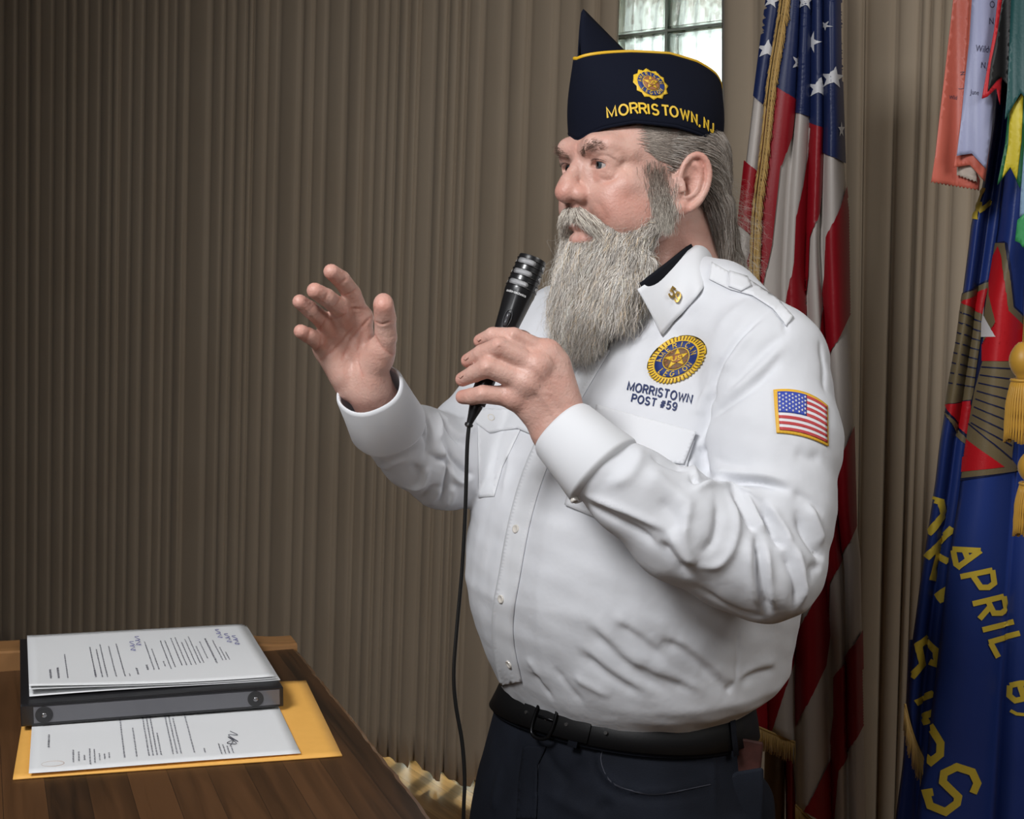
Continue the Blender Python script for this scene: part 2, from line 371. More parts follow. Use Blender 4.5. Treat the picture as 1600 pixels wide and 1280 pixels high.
def cdepth(px): return 1.0/(.200+9.5e-5*px)        # depth of the curtain line seen at column px
A0 = P(0, 434, cdepth(0)); A1 = P(1600, 434, cdepth(1600))
wd = (A1-A0); wd[2] = 0; wd /= np.linalg.norm(wd); wn = np.array([wd[1], -wd[0], 0])   # along the wall, into the room
if wn[1] > 0: wn = -wn
WB = .11                                              # wall lies this far behind the curtain line
wo = A0-wn*WB; wo[2] = 0
def wallp(s, z, d=0): return wo+wd*s+wn*d+np.array([0, 0, z])
def wall_s(px, py):                                   # where the sight line meets the wall plane
    d = ray(px, py); o = np.array([0, 0, CAMZ]); t = ((wo-o)@wn)/(d@wn); p = o+d*t; return (p-wo)@wd, p[2]
s0, _ = wall_s(938, 100); s1, _ = wall_s(1131, 100)
Z0, Z1 = .03, 2.35
def slab(sa, sb, za, zb, t=.2, back=0.0):
    mb = MB(); c = [wallp(s, z, d) for s in (sa, sb) for z in (za, zb) for d in (-back, -back-t)]
    mb.add(c, [[0, 1, 3, 2], [4, 6, 7, 5], [0, 4, 5, 1], [2, 3, 7, 6], [0, 2, 6, 4], [1, 5, 7, 3]]); return mb
# unseen low window strip, added behind the hem so sun reaches the floor
ga0, ga1 = wall_s(500, 1200)[0], wall_s(790, 1200)[0]
mb = MB()
for a in [(-3.2, ga0, FZ, 2.9), (ga0, ga1, .42, 2.9), (ga1, s0, FZ, 2.9), (s0, s1, FZ, .9), (s0, s1, Z1, 2.9), (s1, 8.6, FZ, 2.9)]:
    q = slab(*a); mb.add(q.v, q.f)
tag(mb.build('wall_back', m_wall), kind='structure')
fl = MB(); fl.box((.5, 2.7, FZ-.05), (4.5, 4.9, .05)); tag(fl.build('floor', m_floor), kind='structure')
cl = MB(); cl.box((.5, 2.7, 2.95), (4.5, 4.9, .05)); tag(cl.build('ceiling', m_ceil), kind='structure')
for nm, c, h in (('wall_left', (-3.95, 2.7, 1.41), (.05, 4.9, 1.49)), ('wall_right', (4.95, -.2, 1.41), (.05, 2.0, 1.49)), ('wall_front', (.5, -2.15, 1.41), (4.5, .05, 1.49))):
    q = MB(); q.box(c, h); tag(q.build(nm, m_wall), kind='structure')
def win(name, sa, sb, za, zb, bw, bh, fr=.006):
    root = MB(); n = max(1, round((sb-sa)/bw)); bw = (sb-sa)/n; k = max(1, round((zb-za)/bh)); bh = (zb-za)/k
    for i in range(n+1): q = slab(sa+i*bw-fr/2, sa+i*bw+fr/2, za, zb, .09, .03); root.add(q.v, q.f)
    for j in range(k+1): q = slab(sa, sb, za+j*bh-fr/2, za+j*bh+fr/2, .088, .031); root.add(q.v, q.f)
    fo = root.build(name, m_frame); tag(fo, kind='structure')
    for i in range(n):
        for j in range(k):
            b = MB(); a0, a1, z0, z1 = sa+i*bw+fr/2, sa+(i+1)*bw-fr/2, za+j*bh+fr/2, za+(j+1)*bh-fr/2
            q = slab(a0, a1, z0, z1, .012, .03); b.add(q.v, q.f); q = slab(a0, a1, z0, z1, .012, .098); b.add(q.v, q.f)
            q = slab(a0, a0+.008, z0, z1, .08, .03); b.add(q.v, q.f); q = slab(a1-.008, a1, z0, z1, .08, .03); b.add(q.v, q.f)
            q = slab(a0, a1, z0, z0+.008, .08, .03); b.add(q.v, q.f); q = slab(a0, a1, z1-.008, z1, .08, .03); b.add(q.v, q.f)
            b.build('glass_block', m_glass, fo, bevel=.004)
win('window_1', s0, s1, .9, Z1, (s1-s0)/2, .19)
m_out = mat('outdoor_wall', (.62, .64, .60), .9)
m_glass2 = m_glass.copy(); m_glass2.name = 'clear_pane'
for n_ in m_glass2.node_tree.nodes:
    if n_.type == 'MIX_SHADER': n_.inputs[0].default_value = .12
m_glass, _k = m_glass2, m_glass
win('added_window', ga0, ga1, FZ, .42, .14, .16, .030)
m_glass = _k
# ------------------------------------------------------------------ folded cloth sheets
def fold_sheet(name, lines, y0, y1, depth, amp, m, ny=40, nu=9, thick=.004, hem=None, jit=0.0, sharp=.34, seed=1, root=None, phase=0):
    """lines: valley polylines [(px,py)...] from left to right; cloth bulges towards the room between them"""
    r = np.random.default_rng(seed); ys = np.linspace(0, 1, ny)
    nc = len(lines)-1; am = [amp[i] if isinstance(amp, (list, tuple)) else amp*r.uniform(.6, 1.25) for i in range(nc)]
    sk = r.uniform(.32, .68, nc)
    V = []; 
    def xat(l, y): return np.interp(y, [p[1] for p in l], [p[0] for p in l]) if len(l) > 2 else l[0][0]+(l[1][0]-l[0][0])*(y-l[0][1])/(l[1][1]-l[0][1])
    for t in ys:
        row = []
        for c in range(nc):
            for k in range(nu if c < nc-1 else nu+1):
                u = k/nu; bot = y1 if hem is None else (hem[c][0]+(hem[c][1]-hem[c][0])*u if isinstance(hem, list) else hem(lines[c][0][0]+(lines[c+1][0][0]-lines[c][0][0])*u))
                y = y0+(bot-y0)*t; xa, xb = xat(lines[c], y), xat(lines[c+1], y); x = xa+(xb-xa)*u
                uu = u/(2*sk[c]) if u < sk[c] else .5+(u-sk[c])/(2*(1-sk[c]))
                b = am[c]*math.sin(math.pi*uu)**sharp*(1+.25*math.sin(5*t+c*1.7+phase))+0
                yv = -(y-640)/FPX; k_ = CP+yv*SP
                z = depth(800+(x-800)*CP/k_) if callable(depth) else depth      # world distance: the cloth hangs plumb
                row.append(P(x, y, (z-b)/k_))
        V.append(row)
    nx = len(V[0]); V = np.array(V).reshape(-1, 3)
    i = np.arange((ny-1)*nx).reshape(ny-1, nx)[:, :-1].ravel(); q = np.stack([i, i+nx, i+nx+1, i+1], 1)
    o = quads(name, V, q, m, None, True)
    s = o.modifiers.new('s', 'SOLIDIFY'); s.thickness = thick; s.offset = -1 if True else 0
    if root is not None: reparent(o, root)
    return o, bvh_of(V, q)
def hem_y(px): z = cdepth(px); return 640+FPX*math.tan(math.atan((CAMZ+.012)/z)-PITCH)
# valley columns of the left curtain, (x at y=0, x at y=1000)
LV = [-190, -150, -118, -88, -60, -30, 5, 26, 46, 62, 84, 104, 119, 137, 158, 176, 189, 207, 226, 247, 262, 277, 294, 332, 352, 369, 388, 398, 420, 437, 474, 492, 512, 545, 572, 590, 608, 624, 641, 657, 684, 702, 720, 733, 756, 797, 828, 872, 905, 935, 968]
lines = [[(x, 0), (x-4-max(0, min(x, 760))*.040+(6 if x > 900 else 0), 1000)] for x in LV]
def step_hem(x): return hem_y(x)+16*((x/52) % 1-.45)+5*math.sin(x*.043+1)+2*math.sin(x*.29)
fold_sheet('curtain', lines, -260, 0, cdepth, .024, m_curt, ny=30, nu=8, hem=step_hem, seed=3)
c1 = bpy.data.objects['curtain']; tag(c1, 'long taupe pleated curtain across the wall left of the glass-block window', 'curtain', 'taupe curtains')
RV = [1128, 1180, 1230, 1290, 1322, 1352, 1402, 1440, 1456, 1474, 1496, 1530, 1565, 1600, 1640, 1700, 1760]
lines = [[(x, 0), (x-2-(max(0, min(x-1300, 160)))*.22, 1000)] for x in RV]
o, _ = fold_sheet('curtain', lines, -260, 0, cdepth, .024, m_curt, ny=30, nu=9, hem=hem_y, seed=8)
tag(o, 'taupe pleated curtain behind the two flags, right of the glass-block window', 'curtain', 'taupe curtains')
# ================================================================== lectern with papers
ZT, TX = 1.02, -.05          # the top falls slightly to the right
def on(px, py, z=ZT):
    d = P(px, py, 1.)-np.array([0, 0, CAMZ]); t = (z-CAMZ)/(d[2]-TX*d[0]); return np.array([0, 0, CAMZ])+d*t
N3 = np.array([-TX, 0, 1.]); N3 /= np.linalg.norm(N3)
m_top = plank_mat('lectern_wood', (.010, .006, .0035), (.090, .040, .015), .036, 0, (3, 45), .30, 0)
m_edge = mat('lectern_edge_wood', (.16, .075, .026), .4, noise=(40, .8, (.07, .03, .01)), bump=(90, .4, .001))
T0 = on(460, 1008); eV = on(680, 1280)-T0; eV /= np.linalg.norm(eV); eU = np.cross(eV, N3)   # eV to the speaker, eU to the left
if eU[0] > 0: eU = -eU
TL, TW = .80, .92
TC = T0+eU*TW/2+eV*TL/2; root = empty('lectern', (TC[0], TC[1], FZ))
R3 = Matrix([[-eU[i], -eV[i], N3[i]] for i in range(3)]).to_4x4(); TM = Matrix.Translation((0, 0, TC[2]-FZ)) @ R3
tag(root, 'worn dark brown wooden plank lectern under the binder and papers', 'lectern')
ang = math.atan2(-eU[1], -eU[0]); RT = Matrix.Rotation(ang, 4, 'Z')
def lect(name, c, h, m, bevel=.002):        # local: x to the right, y away from the speaker
    mb = MB(); mb.box((0, 0, 0), h); o = mb.build(name, m, None, bevel=bevel)
    o.parent = root; o.rotation_euler = (0, 0, ang); o.location = RT @ Vector((c[0], c[1], c[2]-FZ)); return o
def top_mesh():
    # worn right edge: many small nicks
    n = 90; r = np.random.default_rng(2); pts = [(-TW/2, -TL/2), ]
    ys = np.linspace(-TL/2, TL/2, n); e = np.cumsum(r.normal(0, .0007, n)); e -= np.linspace(0, e[-1], n)
    V = []; 
    for y, d in zip(ys, e):
        d = min(d, .001); x1 = TW/2+d+abs(r.normal(0, .0004))
        for x, z in ((-TW/2, 0), (x1-.006, 0), (x1-.001, -.0025), (x1, -.028), (-TW/2, -.028)): V.append((x, y, z))
    F = []
    for i in range(n-1):
        for k in range(5): F.append([i*5+k, i*5+(k+1) % 5, (i+1)*5+(k+1) % 5, (i+1)*5+k])
    F.append([0, 1, 2, 3, 4][::-1]); F.append([(n-1)*5+k for k in range(5)])
    mi = [1 if (i % 5) in (1, 2) else 0 for i in range((n-1)*5)]+[1, 1]
    me = bpy.data.meshes.new('lectern_top'); me.from_pydata(V, [], F); o = link('lectern_top', me, [m_top, m_edge], root)
    me.polygons.foreach_set('material_index', mi); bm = bmesh.new(); bm.from_mesh(me); bmesh.ops.recalc_face_normals(bm, faces=bm.faces[:]); bm.to_mesh(me); bm.free()
    o.matrix_local = TM
top_mesh()
# scalloped back rail
n = 60; V = []; F = []
for i in range(n):
    u = i/(n-1); x = -TW/2+TW*u
    h = .006+.018*max(0, math.sin(math.pi*min(1, u*1.03)))**.7+(.004 if u < .06 else 0)
    y0_ = TL/2-.012-.022*(1-u)-.004
    for y, z in ((y0_, 0), (y0_+.001, h-.002), (y0_+.004, h), (TL/2+.022, h), (TL/2+.024, -.03), (y0_, -.003)): V.append((x, y, z))
for i in range(n-1):
    for k in range(6): F.append([i*6+k, i*6+(k+1) % 6, (i+1)*6+(k+1) % 6, (i+1)*6+k])
F.append(list(range(6))[::-1]); F.append([(n-1)*6+k for k in range(6)])
m_rail = plank_mat('rail_wood', (.12, .055, .02), (.30, .15, .055), .5, 1, (4, 70), .35)
o = pydata('back_rail', V, F, m_rail, root); o.matrix_local = TM
lect('side_panel', (TW/2-.05, 0, .455), (.012, TL/2-.04, .51), m_top); lect('side_panel', (-TW/2+.05, 0, .455), (.012, TL/2-.04, .51), m_top)
lect('front_panel', (0, TL/2-.04, .455), (TW/2-.06, .010, .51), m_top); lect('base', (0, 0, FZ+.025), (TW/2-.02, TL/2-.02, .025), m_top)
# papers
m_paper = mat('paper', (.70, .71, .72), .75, bump=(300, .05, .0002)); m_ink = mat('ink', (.16, .16, .19), .7); m_inkb = mat('ink_bold', (.06, .06, .08), .7)
m_env = mat('manila', (.80, .42, .09), .65, noise=(60, .3, (.72, .36, .07)), bump=(500, .15, .0003)); m_pen = mat('pen_ink', (.10, .10, .28), .6); m_crest = mat('crest_ink', (.35, .22, .16), .6)
class Frame:
    def __init__(s, near_l, near_r, far_l, z):
        s.z = z; s.O = on(*near_l, z); a = on(*near_r, z)-s.O; s.W = np.linalg.norm(a); s.U = a/s.W
        b = on(*far_l, z)-s.O; s.V = np.cross(N3, s.U); s.H = abs(b@s.V)
    def p(s, u, v, dz=0): return s.O+s.U*u+s.V*v+np.array([0, 0, dz])
def sheet(name, fr, W, H, dz, curl=None, m=None, nx=24, ny=18, parent=None, th=.0004, rt=None):
    V = []; Q = []
    for j in range(ny+1):
        for i in range(nx+1):
            u, v = i/nx, j/ny; V.append(fr.p(u*W, v*H, dz+(curl(u, v) if curl else 0)))
    for j in range(ny):
        for i in range(nx): a = j*(nx+1)+i; Q.append([a, a+1, a+nx+2, a+nx+1])
    o = quads(name, np.array(V), np.array(Q), m or m_paper, None, True)
    s_ = o.modifiers.new('s', 'SOLIDIFY'); s_.thickness = th; s_.offset = 1
    if rt is not None: reparent(o, rt)
    return o
def ink(name, fr, items, dz, m, rt, curl=None, W=1, H=1):
    mb = MB()
    for (u0, v0, u1, v1) in items:
        z = [dz+(curl(min(1, max(0, u/W)), min(1, max(0, v/H))) if curl else 0) for u, v in ((u0, v0), (u1, v0), (u1, v1), (u0, v1))]
        mb.add([fr.p(u0, v0, z[0]), fr.p(u1, v0, z[1]), fr.p(u1, v1, z[2]), fr.p(u0, v1, z[3])], [[0, 1, 2, 3]])
    return mb.build(name, m, None, root=rt)
def words(u, v0, v1, th, r, gap=.0012):
    """one line of small print running away from the reader, as word-long marks"""
    out = []; v = v0
    while v < v1-.002:
        l = min(r.uniform(.003, .009), v1-v); 
        n = max(1, int(l/.0013))
        for k in range(n):   # letter-sized ticks
            a = v+l*k/n; out.append((u-th/2*r.uniform(.6, 1), a, u+th/2*r.uniform(.5, 1), a+l/n*.72))
        v += l+gap
    return out
fe = Frame((20, 1220), (538, 1183), (28, 1097), ZT)
er = empty('envelope', tuple(fe.p(.15, .115))); tag(er, 'large golden manila envelope lying flat under the letter on the lectern', 'envelope')
sheet('envelope_body', fe, .303, .233, .0004, lambda u, v: .0008*math.sin(3*u)*v, m_env, th=.0014, rt=er)
fl_ = Frame((45, 1211), (470, 1177), (35, 1105), ZT+.0042)
lr = empty('letter', tuple(fl_.p(.12, .1))); tag(lr, 'white typed letter with an oval crest, sticking out below the black binder', 'letter')
W_, H_ = min(fl_.W, .279), .216
cu_ = lambda u, v: .0012*(1-u)**6+.0006*math.sin(4*u+v)
sheet('sheet', fl_, W_, H_, 0, cu_, rt=lr)
r = np.random.default_rng(4); it = []; bold = []
for k, (u, a, b) in enumerate([(.34, .02, .14), (.385, .02, .10), (.43, .02, .17), (.445, .02, .17), (.46, .02, .17), (.475, .02, .08), (.52, .02, .17), (.535, .02, .16), (.55, .02, .12), (.60, .02, .17)]): it += words(u*W_*1.0, a*1.0, b, .0016, r)
for u, a, b in [(.155, .018, .050), (.175, .020, .044), (.195, .022, .036), (.215, .010, .050), (.232, .013, .050), (.25, .018, .036), (.268, .02, .034), (.285, .022, .036)]: it += words(u*W_, a, b, .0015, r)
for u, a, b in [(.64, .018, .03), (.70, .012, .04), (.715, .012, .036), (.73, .012, .034), (.745, .012, .030)]: it += words(u*W_, a, b, .0015, r)
ink('printed_text', fl_, it, .0010, m_ink, lr, cu_, W_, H_)
bold = words(.066*W_, .060, .095, .0018, r); ink('letterhead', fl_, bold, .0011, m_inkb, lr, cu_, W_, H_)
mb = MB(); c = fl_.p(.075*W_*1.1, .019, .0013)
mb.tube([c+fl_.U*.010*math.cos(a)+fl_.V*.0065*math.sin(a) for a in np.linspace(0, 2*math.pi, 28)[:-1]], .0003, 4, True)
mb.add([c+fl_.U*.006*math.cos(a)+fl_.V*.0032*math.sin(a) for a in np.linspace(0, 2*math.pi, 16)[:-1]], [list(range(15))]); mb.build('crest', m_crest, None, root=lr)
def scribble(fr, pts, dz, m, rt, name='signature'):
    mb = MB(); mb.tube([fr.p(u, v, dz) for u, v in smoothpath([(a, b, 0) for a, b in pts], 60)[:, :2]], .00035, 4); return mb.build(name, m, None, root=rt)
scribble(fl_, [(.185, .03), (.19, .045), (.183, .038), (.192, .035), (.186, .055), (.194, .04), (.187, .06), (.196, .058), (.190, .07)], .0013, m_inkb, lr)
# binder
m_bind = mat('binder_vinyl', (.012, .012, .014), .28, bump=(400, .1, .0003)); m_pock = mat('binder_pocket', (.10, .10, .112), .22, coat=.6); m_rivet = mat('rivet', (.02, .02, .022), .25); m_rc = mat('rivet_head', (.25, .25, .26), .25, .9)
fb = Frame((33, 1135), (443, 1103), (35, 1040), ZT+.0080)
HB = .021; DB = 0; fb_top = Frame((36, 1100), (440, 1070), (35, 1003), ZT+.0080+HB)
WB_ = fb.W; DP = .235
br = empty('binder', tuple(fb.p(.14, .12))); tag(br, 'closed black ring binder lying on the letter, its riveted spine facing the camera', 'binder')
def bbox(name, u0, u1, v0, v1, z0, z1, m, bevel=.001):
    mb = MB(); V = [fb.p(u, v, z) for u in (u0, u1) for v in (v0, v1) for z in (z0, z1)]
    mb.add(V, [[0, 1, 3, 2], [4, 6, 7, 5], [0, 4, 5, 1], [2, 3, 7, 6], [0, 2, 6, 4], [1, 5, 7, 3]]); o = mb.build(name, m, None, bevel=bevel, seg=3, root=br)
    bm = bmesh.new(); bm.from_mesh(o.data); bmesh.ops.recalc_face_normals(bm, faces=bm.faces[:]); bm.to_mesh(o.data); bm.free(); return o
bbox('cover', 0, WB_, 0, DP, -.0008, .0018, m_bind); bbox('cover', 0, WB_, 0.003, DP, HB-.0022, HB, m_bind)
bbox('spine', 0, WB_, -.0005, .003, 0, HB, m_bind); bbox('spine_pocket', .012, WB_-.004, -.0012, -.0004, .0022, HB-.0022, m_pock, .0003)
bbox('paper_stack', .008, WB_-.012, .02, DP-.008, .0018, HB-.0022, m_paper, .0005)
for u in (.022, WB_-.030):
    mb = MB(); c = fb.p(u, -.0012, HB/2)
    for rr, dd, dd2 in ((.0085, 0, .0008), (.0062, .0008, .0014)):
        a = np.linspace(0, 2*math.pi, 29)[:-1]; A = [c-fb.V*dd+fb.U*rr*math.cos(t)+np.array([0, 0, rr*math.sin(t)]) for t in a]; B_ = [q-fb.V*(dd2-dd) for q in A]
        mb.add(A+B_, [list(range(28, 56))]+[[i, (i+1) % 28, 28+(i+1) % 28, 28+i] for i in range(28)])
    rv = mb.build('rivet', m_rivet, None, root=br, smooth=False)
    mb = MB(); mb.tube([c-fb.V*.0012, c-fb.V*.0022, c-fb.V*.0028], [.0028, .0026, .0012], 16); h_ = mb.build('rivet_head', m_rc, None, smooth=True); h_.parent = rv; h_.matrix_parent_inverse = Matrix.Identity(4)
# loose pages on the binder
zp = ZT+.0080+HB
fp = Frame((46, 1090), (438, 1062), (38, 1010), zp+.001)
pw = fp.W; ph = .214
def pc(k): return lambda u, v: .0016*k+(.0040+.002*k)*(1-v)**3*(1-u)**1.5*(1 if k else .2)+.0008*math.sin(5*u+k)*(1-v)
for k in (0, 1, 2):
    lab = ['lowest of the loose white sheets on the black binder, showing at the curled corner', 'middle loose white sheet between the printed page and the lowest sheet on the binder', 'printed speech page with handwritten notes, topmost on the black binder'][k]
    rt = empty('loose_page', tuple(fp.p(pw/2, ph/2))); tag(rt, lab, 'page', 'loose pages on the binder')
    sheet('sheet', fp, pw-.003*k, ph-.001*k, 0, pc(k), rt=rt)
cur = pc(2); it = []; bo = []
for u, a, b in [(.15, .03, .13), (.26, .03, .15), (.285, .03, .14), (.305, .03, .16), (.34, .03, .15), (.375, .03, .16), (.395, .03, .04), (.50, .05, .16), (.52, .05, .13), (.55, .06, .08), (.57, .05, .16), (.59, .055, .16), (.62, .06, .17), (.64, .06, .17), (.66, .06, .15), (.68, .06, .16), (.70, .065, .17), (.715, .065, .13), (.74, .08, .15), (.80, .07, .15), (.815, .07, .12), (.83, .07, .10)]: it += words(u*pw, a, b, .0017, r)
for u, a, b in [(.085, .03, .07), (.115, .03, .075), (.26, .03, .06), (.43, .035, .06), (.475, .05, .07), (.77, .06, .16)]: bo += words(u*pw, a, b, .0026, r)
ink('printed_text', fp, it+bo, .0006, m_ink, rt, cur, pw, ph)
for base in [(.44, .12), (.47, .14), (.84, .15), (.87, .13), (.90, .12)]:
    p_ = [(base[0]*pw+.003*math.sin(i*2.3), base[1]+i*.0045+.003*math.cos(i*1.7)) for i in range(10)]
    z_ = .0045+.0006; scribble(fp, p_, z_, m_pen, rt, 'handwriting')
# ================================================================== flags on their poles
def flat_fmap(bvh):
    return lambda x, y: hit(bvh, x, y)
def patch(name, polys, bvh, m, off, root, maxe=4, smooth=True):
    V, F = merge2([poly_mesh(p, maxe) for p in polys]); return lay(name, V, F, flat_fmap(bvh), m, off, root, None, smooth)
def strokes(name, lst, w_, bvh, m, off, root, maxe=7):
    ps = []
    for l in lst: ps += thick_stroke(l, w_)
    return patch(name, ps, bvh, m, off, root, maxe)
def satin(n, c, r=.45, nz=None): return mat(n, c, r, spec=.35, noise=nz, bump=(260, .25, .0008))
m_white = satin('flag_white', (.50, .455, .42)); m_red = satin('flag_red', (.27, .005, .012)); m_blue = satin('flag_blue', (.012, .022, .085)); m_star = satin('flag_star', (.62, .62, .64))
m_gold = mat('gold_fringe', (.48, .30, .085), .55, sheen=.2, bump=(500, .5, .001)); m_pole = mat('pole_wood', (.10, .052, .02), .35, noise=(20, .6, (.06, .03, .012)))
UR = empty('flag', tuple(P(1250, 1240, 2.4)*np.array([1, 1, 0]))); tag(UR, 'red and white striped flag with a starred blue field behind the man', 'flag', 'flags on poles')
UL = [[(1200, -60), (1198, 0), (1190, 62), (1178, 148), (1166, 250), (1155, 344), (1145, 414), (1140, 600), (1150, 900), (1158, 1000), (1163, 1126)],
      [(1226, -60), (1223, 0), (1214, 59), (1202, 129), (1190, 234), (1180, 313), (1177, 430), (1180, 600), (1190, 900), (1196, 1000), (1200, 1140)],
      [(1250, -60), (1252, 0), (1245, 150), (1240, 200), (1232, 300), (1225, 430), (1225, 700), (1243, 985), (1243, 1100), (1243, 1255), (1243, 1400)],
      [(1268, -60), (1267, 0), (1266, 180), (1262, 300), (1258, 420), (1262, 550), (1275, 800), (1292, 920), (1297, 1000), (1300, 1280), (1300, 1400)],
      [(1287, -60), (1287, 0), (1287, 200), (1284, 280), (1281, 380), (1290, 550), (1308, 800), (1318, 900), (1320, 1000), (1325, 1280), (1325, 1400)],
      [(1313, -60), (1313, 0), (1315, 137), (1319, 254), (1325, 332), (1327, 488), (1333, 650), (1337, 800), (1345, 875), (1348, 1100), (1354, 1290)]]
o, BU = fold_sheet('flag_cloth', UL, -60, 0, 2.4, [.010, .022, .035, .03, .04], m_white, ny=90, nu=9, hem=[(1126, 1142), (1142, 1160), (1262, 1295), (1295, 1310), (1310, 1330)], root=UR, sharp=.8, thick=.003)
patch('blue_field', [[(1200, -58), (1198, 0), (1190, 62), (1179, 150), (1196, 170), (1203, 140), (1216, 137), (1241, 156), (1241, 174), (1266, 184), (1266, 191), (1287, 201), (1288, 238), (1319, 256), (1315, 137), (1313, 0), (1312, -58)]], BU, m_blue, .0034, UR)
for i, pl in enumerate([
    [(1166, 250), (1182, 270), (1175, 372), (1155, 350)], [(1173, 379), (1160, 430), (1158, 480), (1176, 480)],
    [(1216, 137), (1241, 156), (1234, 215), (1219, 260), (1212, 325), (1205, 390), (1194, 440), (1186, 500), (1172, 500), (1177, 430), (1180, 313), (1190, 234), (1202, 165)],
    [(1266, 191), (1287, 201), (1284, 275), (1279, 332), (1267, 372), (1265, 430), (1257, 500), (1240, 620), (1215, 620), (1230, 470), (1240, 410), (1243, 340), (1253, 290), (1264, 220)],
    [(1321, 291), (1311, 324), (1292, 371), (1290, 430), (1282, 495), (1275, 562), (1294, 562), (1328, 488), (1326, 332)],
    [(1333, 665), (1296, 755), (1285, 800), (1290, 867), (1285, 905), (1247, 991), (1244, 1080), (1245, 1137), (1289, 1040), (1296, 987), (1298, 912), (1337, 822)],
    [(1242, 957), (1242, 1025), (1207, 1145), (1163, 1126), (1159, 1040), (1190, 960)],
    [(1346, 984), (1304, 1059), (1304, 1119), (1296, 1186), (1256, 1270), (1262, 1300), (1304, 1300), (1311, 1205), (1349, 1130)]]):
    patch('red_stripe', [pl], BU, m_red, .0050 if i < 3 else .0030, UR, 3 if i < 3 else 4)
def star_pts(cx, cy, R, sx=1, rot=0, r_=.40): return [(cx+sx*R*(1 if k % 2 == 0 else r_)*math.sin(k*math.pi/5+rot), cy-R*(1 if k % 2 == 0 else r_)*math.cos(k*math.pi/5+rot)) for k in range(10)]
for cx, cy, R, sx, ro in [(1206, 2, 12, .9, .2), (1199, 78, 16, .95, .1), (1243, 98, 15, .55, .35), (1272, 66, 18, .5, .3), (1258, 2, 15, .5, .1), (1293, 40, 8, .8, .6), (1301, 122, 18, .85, .1), (1279, 138, 17, .8, .1), (1311, 203, 13, .4, 0)]:
    patch('star', [star_pts(cx, cy, R, sx, ro)], BU, m_star, .0046, UR, 4)
# gold fringe: a woven band and hundreds of short threads
def fringe(name, edge, L_, droop, bvh, depth_off, root, n, zf=None, r0=.0008, band=.004, dirx=0.0):
    e = smoothpath([(a, b, 0) for a, b in edge], n)[:, :2]; mb = MB(); rr = np.random.default_rng(n)
    pts = []
    for x, y in e:
        h_, nn = hit(bvh, x, y) if bvh else (P(x, y, zf/(CP-(y-640)/FPX*SP)), None)
        if h_ is None:
            if pts: h_ = pts[-1]+P(x, y, 2)-P(x-.01, y, 2)
            else: continue
        pts.append(h_+np.array([0, -depth_off, 0]))
    pts = np.array(pts); mb.tube(pts, band, 6)
    for p in pts:
        l = L_*rr.uniform(.85, 1.1); a = p+np.array([dirx*l+rr.normal(0, .0010), rr.normal(0, .002), -droop*l]); mb.tube([p, (p+a)/2+np.array([rr.normal(0, .0005), -.002, 0]), a], [r0, r0, r0*.8], 4)
    return mb.build(name, m_gold, None, smooth=True, root=root)
fe_ = smoothpath([(1225, -50, 0), (1223, 0, 0), (1214, 59, 0), (1203, 129, 0), (1192, 234, 0), (1182, 313, 0), (1178, 380, 0), (1177, 440, 0), (1180, 520, 0)], 60)[:, :2]
for k in (0, 1, 2): fringe('side_fringe', [(x-5+k*4, y) for x, y in fe_], .024, .8, BU, .012+.004*k, UR, 230, band=.0022, dirx=(-.15, .35, .2)[k], r0=.0009)
fringe('bottom_fringe', [(1164, 1124), (1187, 1137), (1242, 1160)], .042, 1, None, .0, UR, 120, zf=2.385, r0=.0009, band=.0025)
fringe('bottom_fringe', [(1243, 1258), (1275, 1285), (1330, 1310)], .042, 1, None, .0, UR, 120, zf=2.37, r0=.0009, band=.0025)
def pole(name, px, z, r_, parent_root, top=2.6):
    c = P(px, 1200, z/(CP-.284*SP)); mb = MB(); mb.tube([(c[0], c[1], FZ+.03), (c[0], c[1], 1.2), (c[0], c[1], top)], r_, 16); o = mb.build('pole', m_pole, None, smooth=True, root=parent_root)
    mb = MB(); mb.tube([(c[0], c[1], FZ+z_) for z_ in (0, .02, .03, .05, .06)], [.13, .13, .10, .05, .025], 28); mb.build('pole_base', m_gold, None, smooth=True, root=parent_root)
pole('pole', 1211, 2.50, .022, UR)
o, _ = fold_sheet('inner_layer', [[(1224, 900), (1229, 1400)], [(1238, 900), (1240, 1400)], [(1262, 900), (1262, 1400)]], 700, 1420, 2.49, .015, m_red, ny=12, nu=6, root=UR, seed=4)
# ---- blue post banner
m_ban = satin('banner_blue', (.018, .040, .19), .40, (5, .5, (.012, .028, .14))); m_yel = satin('banner_yellow', (.60, .44, .05)); m_brz = satin('banner_bronze', (.155, .118, .062)); m_nav = satin('banner_navy', (.008, .012, .05)); m_rd2 = satin('banner_red', (.46, .008, .014)); m_wh2 = satin('banner_white', (.62, .60, .60))
BR = empty('banner', tuple(P(1520, 1240, 2.1)*np.array([1, 1, 0]))); tag(BR, 'royal blue fringed banner with yellow letters at the right edge', 'flag', 'flags on poles')
FL = [(1590, -60), (1583, 100), (1575, 200), (1560, 350), (1547, 436), (1537, 478), (1534, 518), (1527, 564), (1521, 610), (1514, 669), (1509, 692), (1501, 751), (1496, 790), (1481, 881), (1473, 956), (1465, 1030), (1455, 1112), (1448, 1186), (1436, 1237), (1430, 1300), (1425, 1420)]
LB = [(1568, -60), (1562, 60), (1549, 200), (1535, 290), (1518, 345), (1514, 380), (1504, 459), (1494, 528), (1486, 583), (1478, 633), (1468, 692), (1462, 747), (1455, 795), (1438, 909), (1424, 1014), (1417, 1100), (1417, 1300)]
def shift(l, dx): return [(x+dx, y) for x, y in l]
mid = [((np.interp(y, [q[1] for q in LB], [q[0] for q in LB])+x)/2+4, y) for x, y in FL]
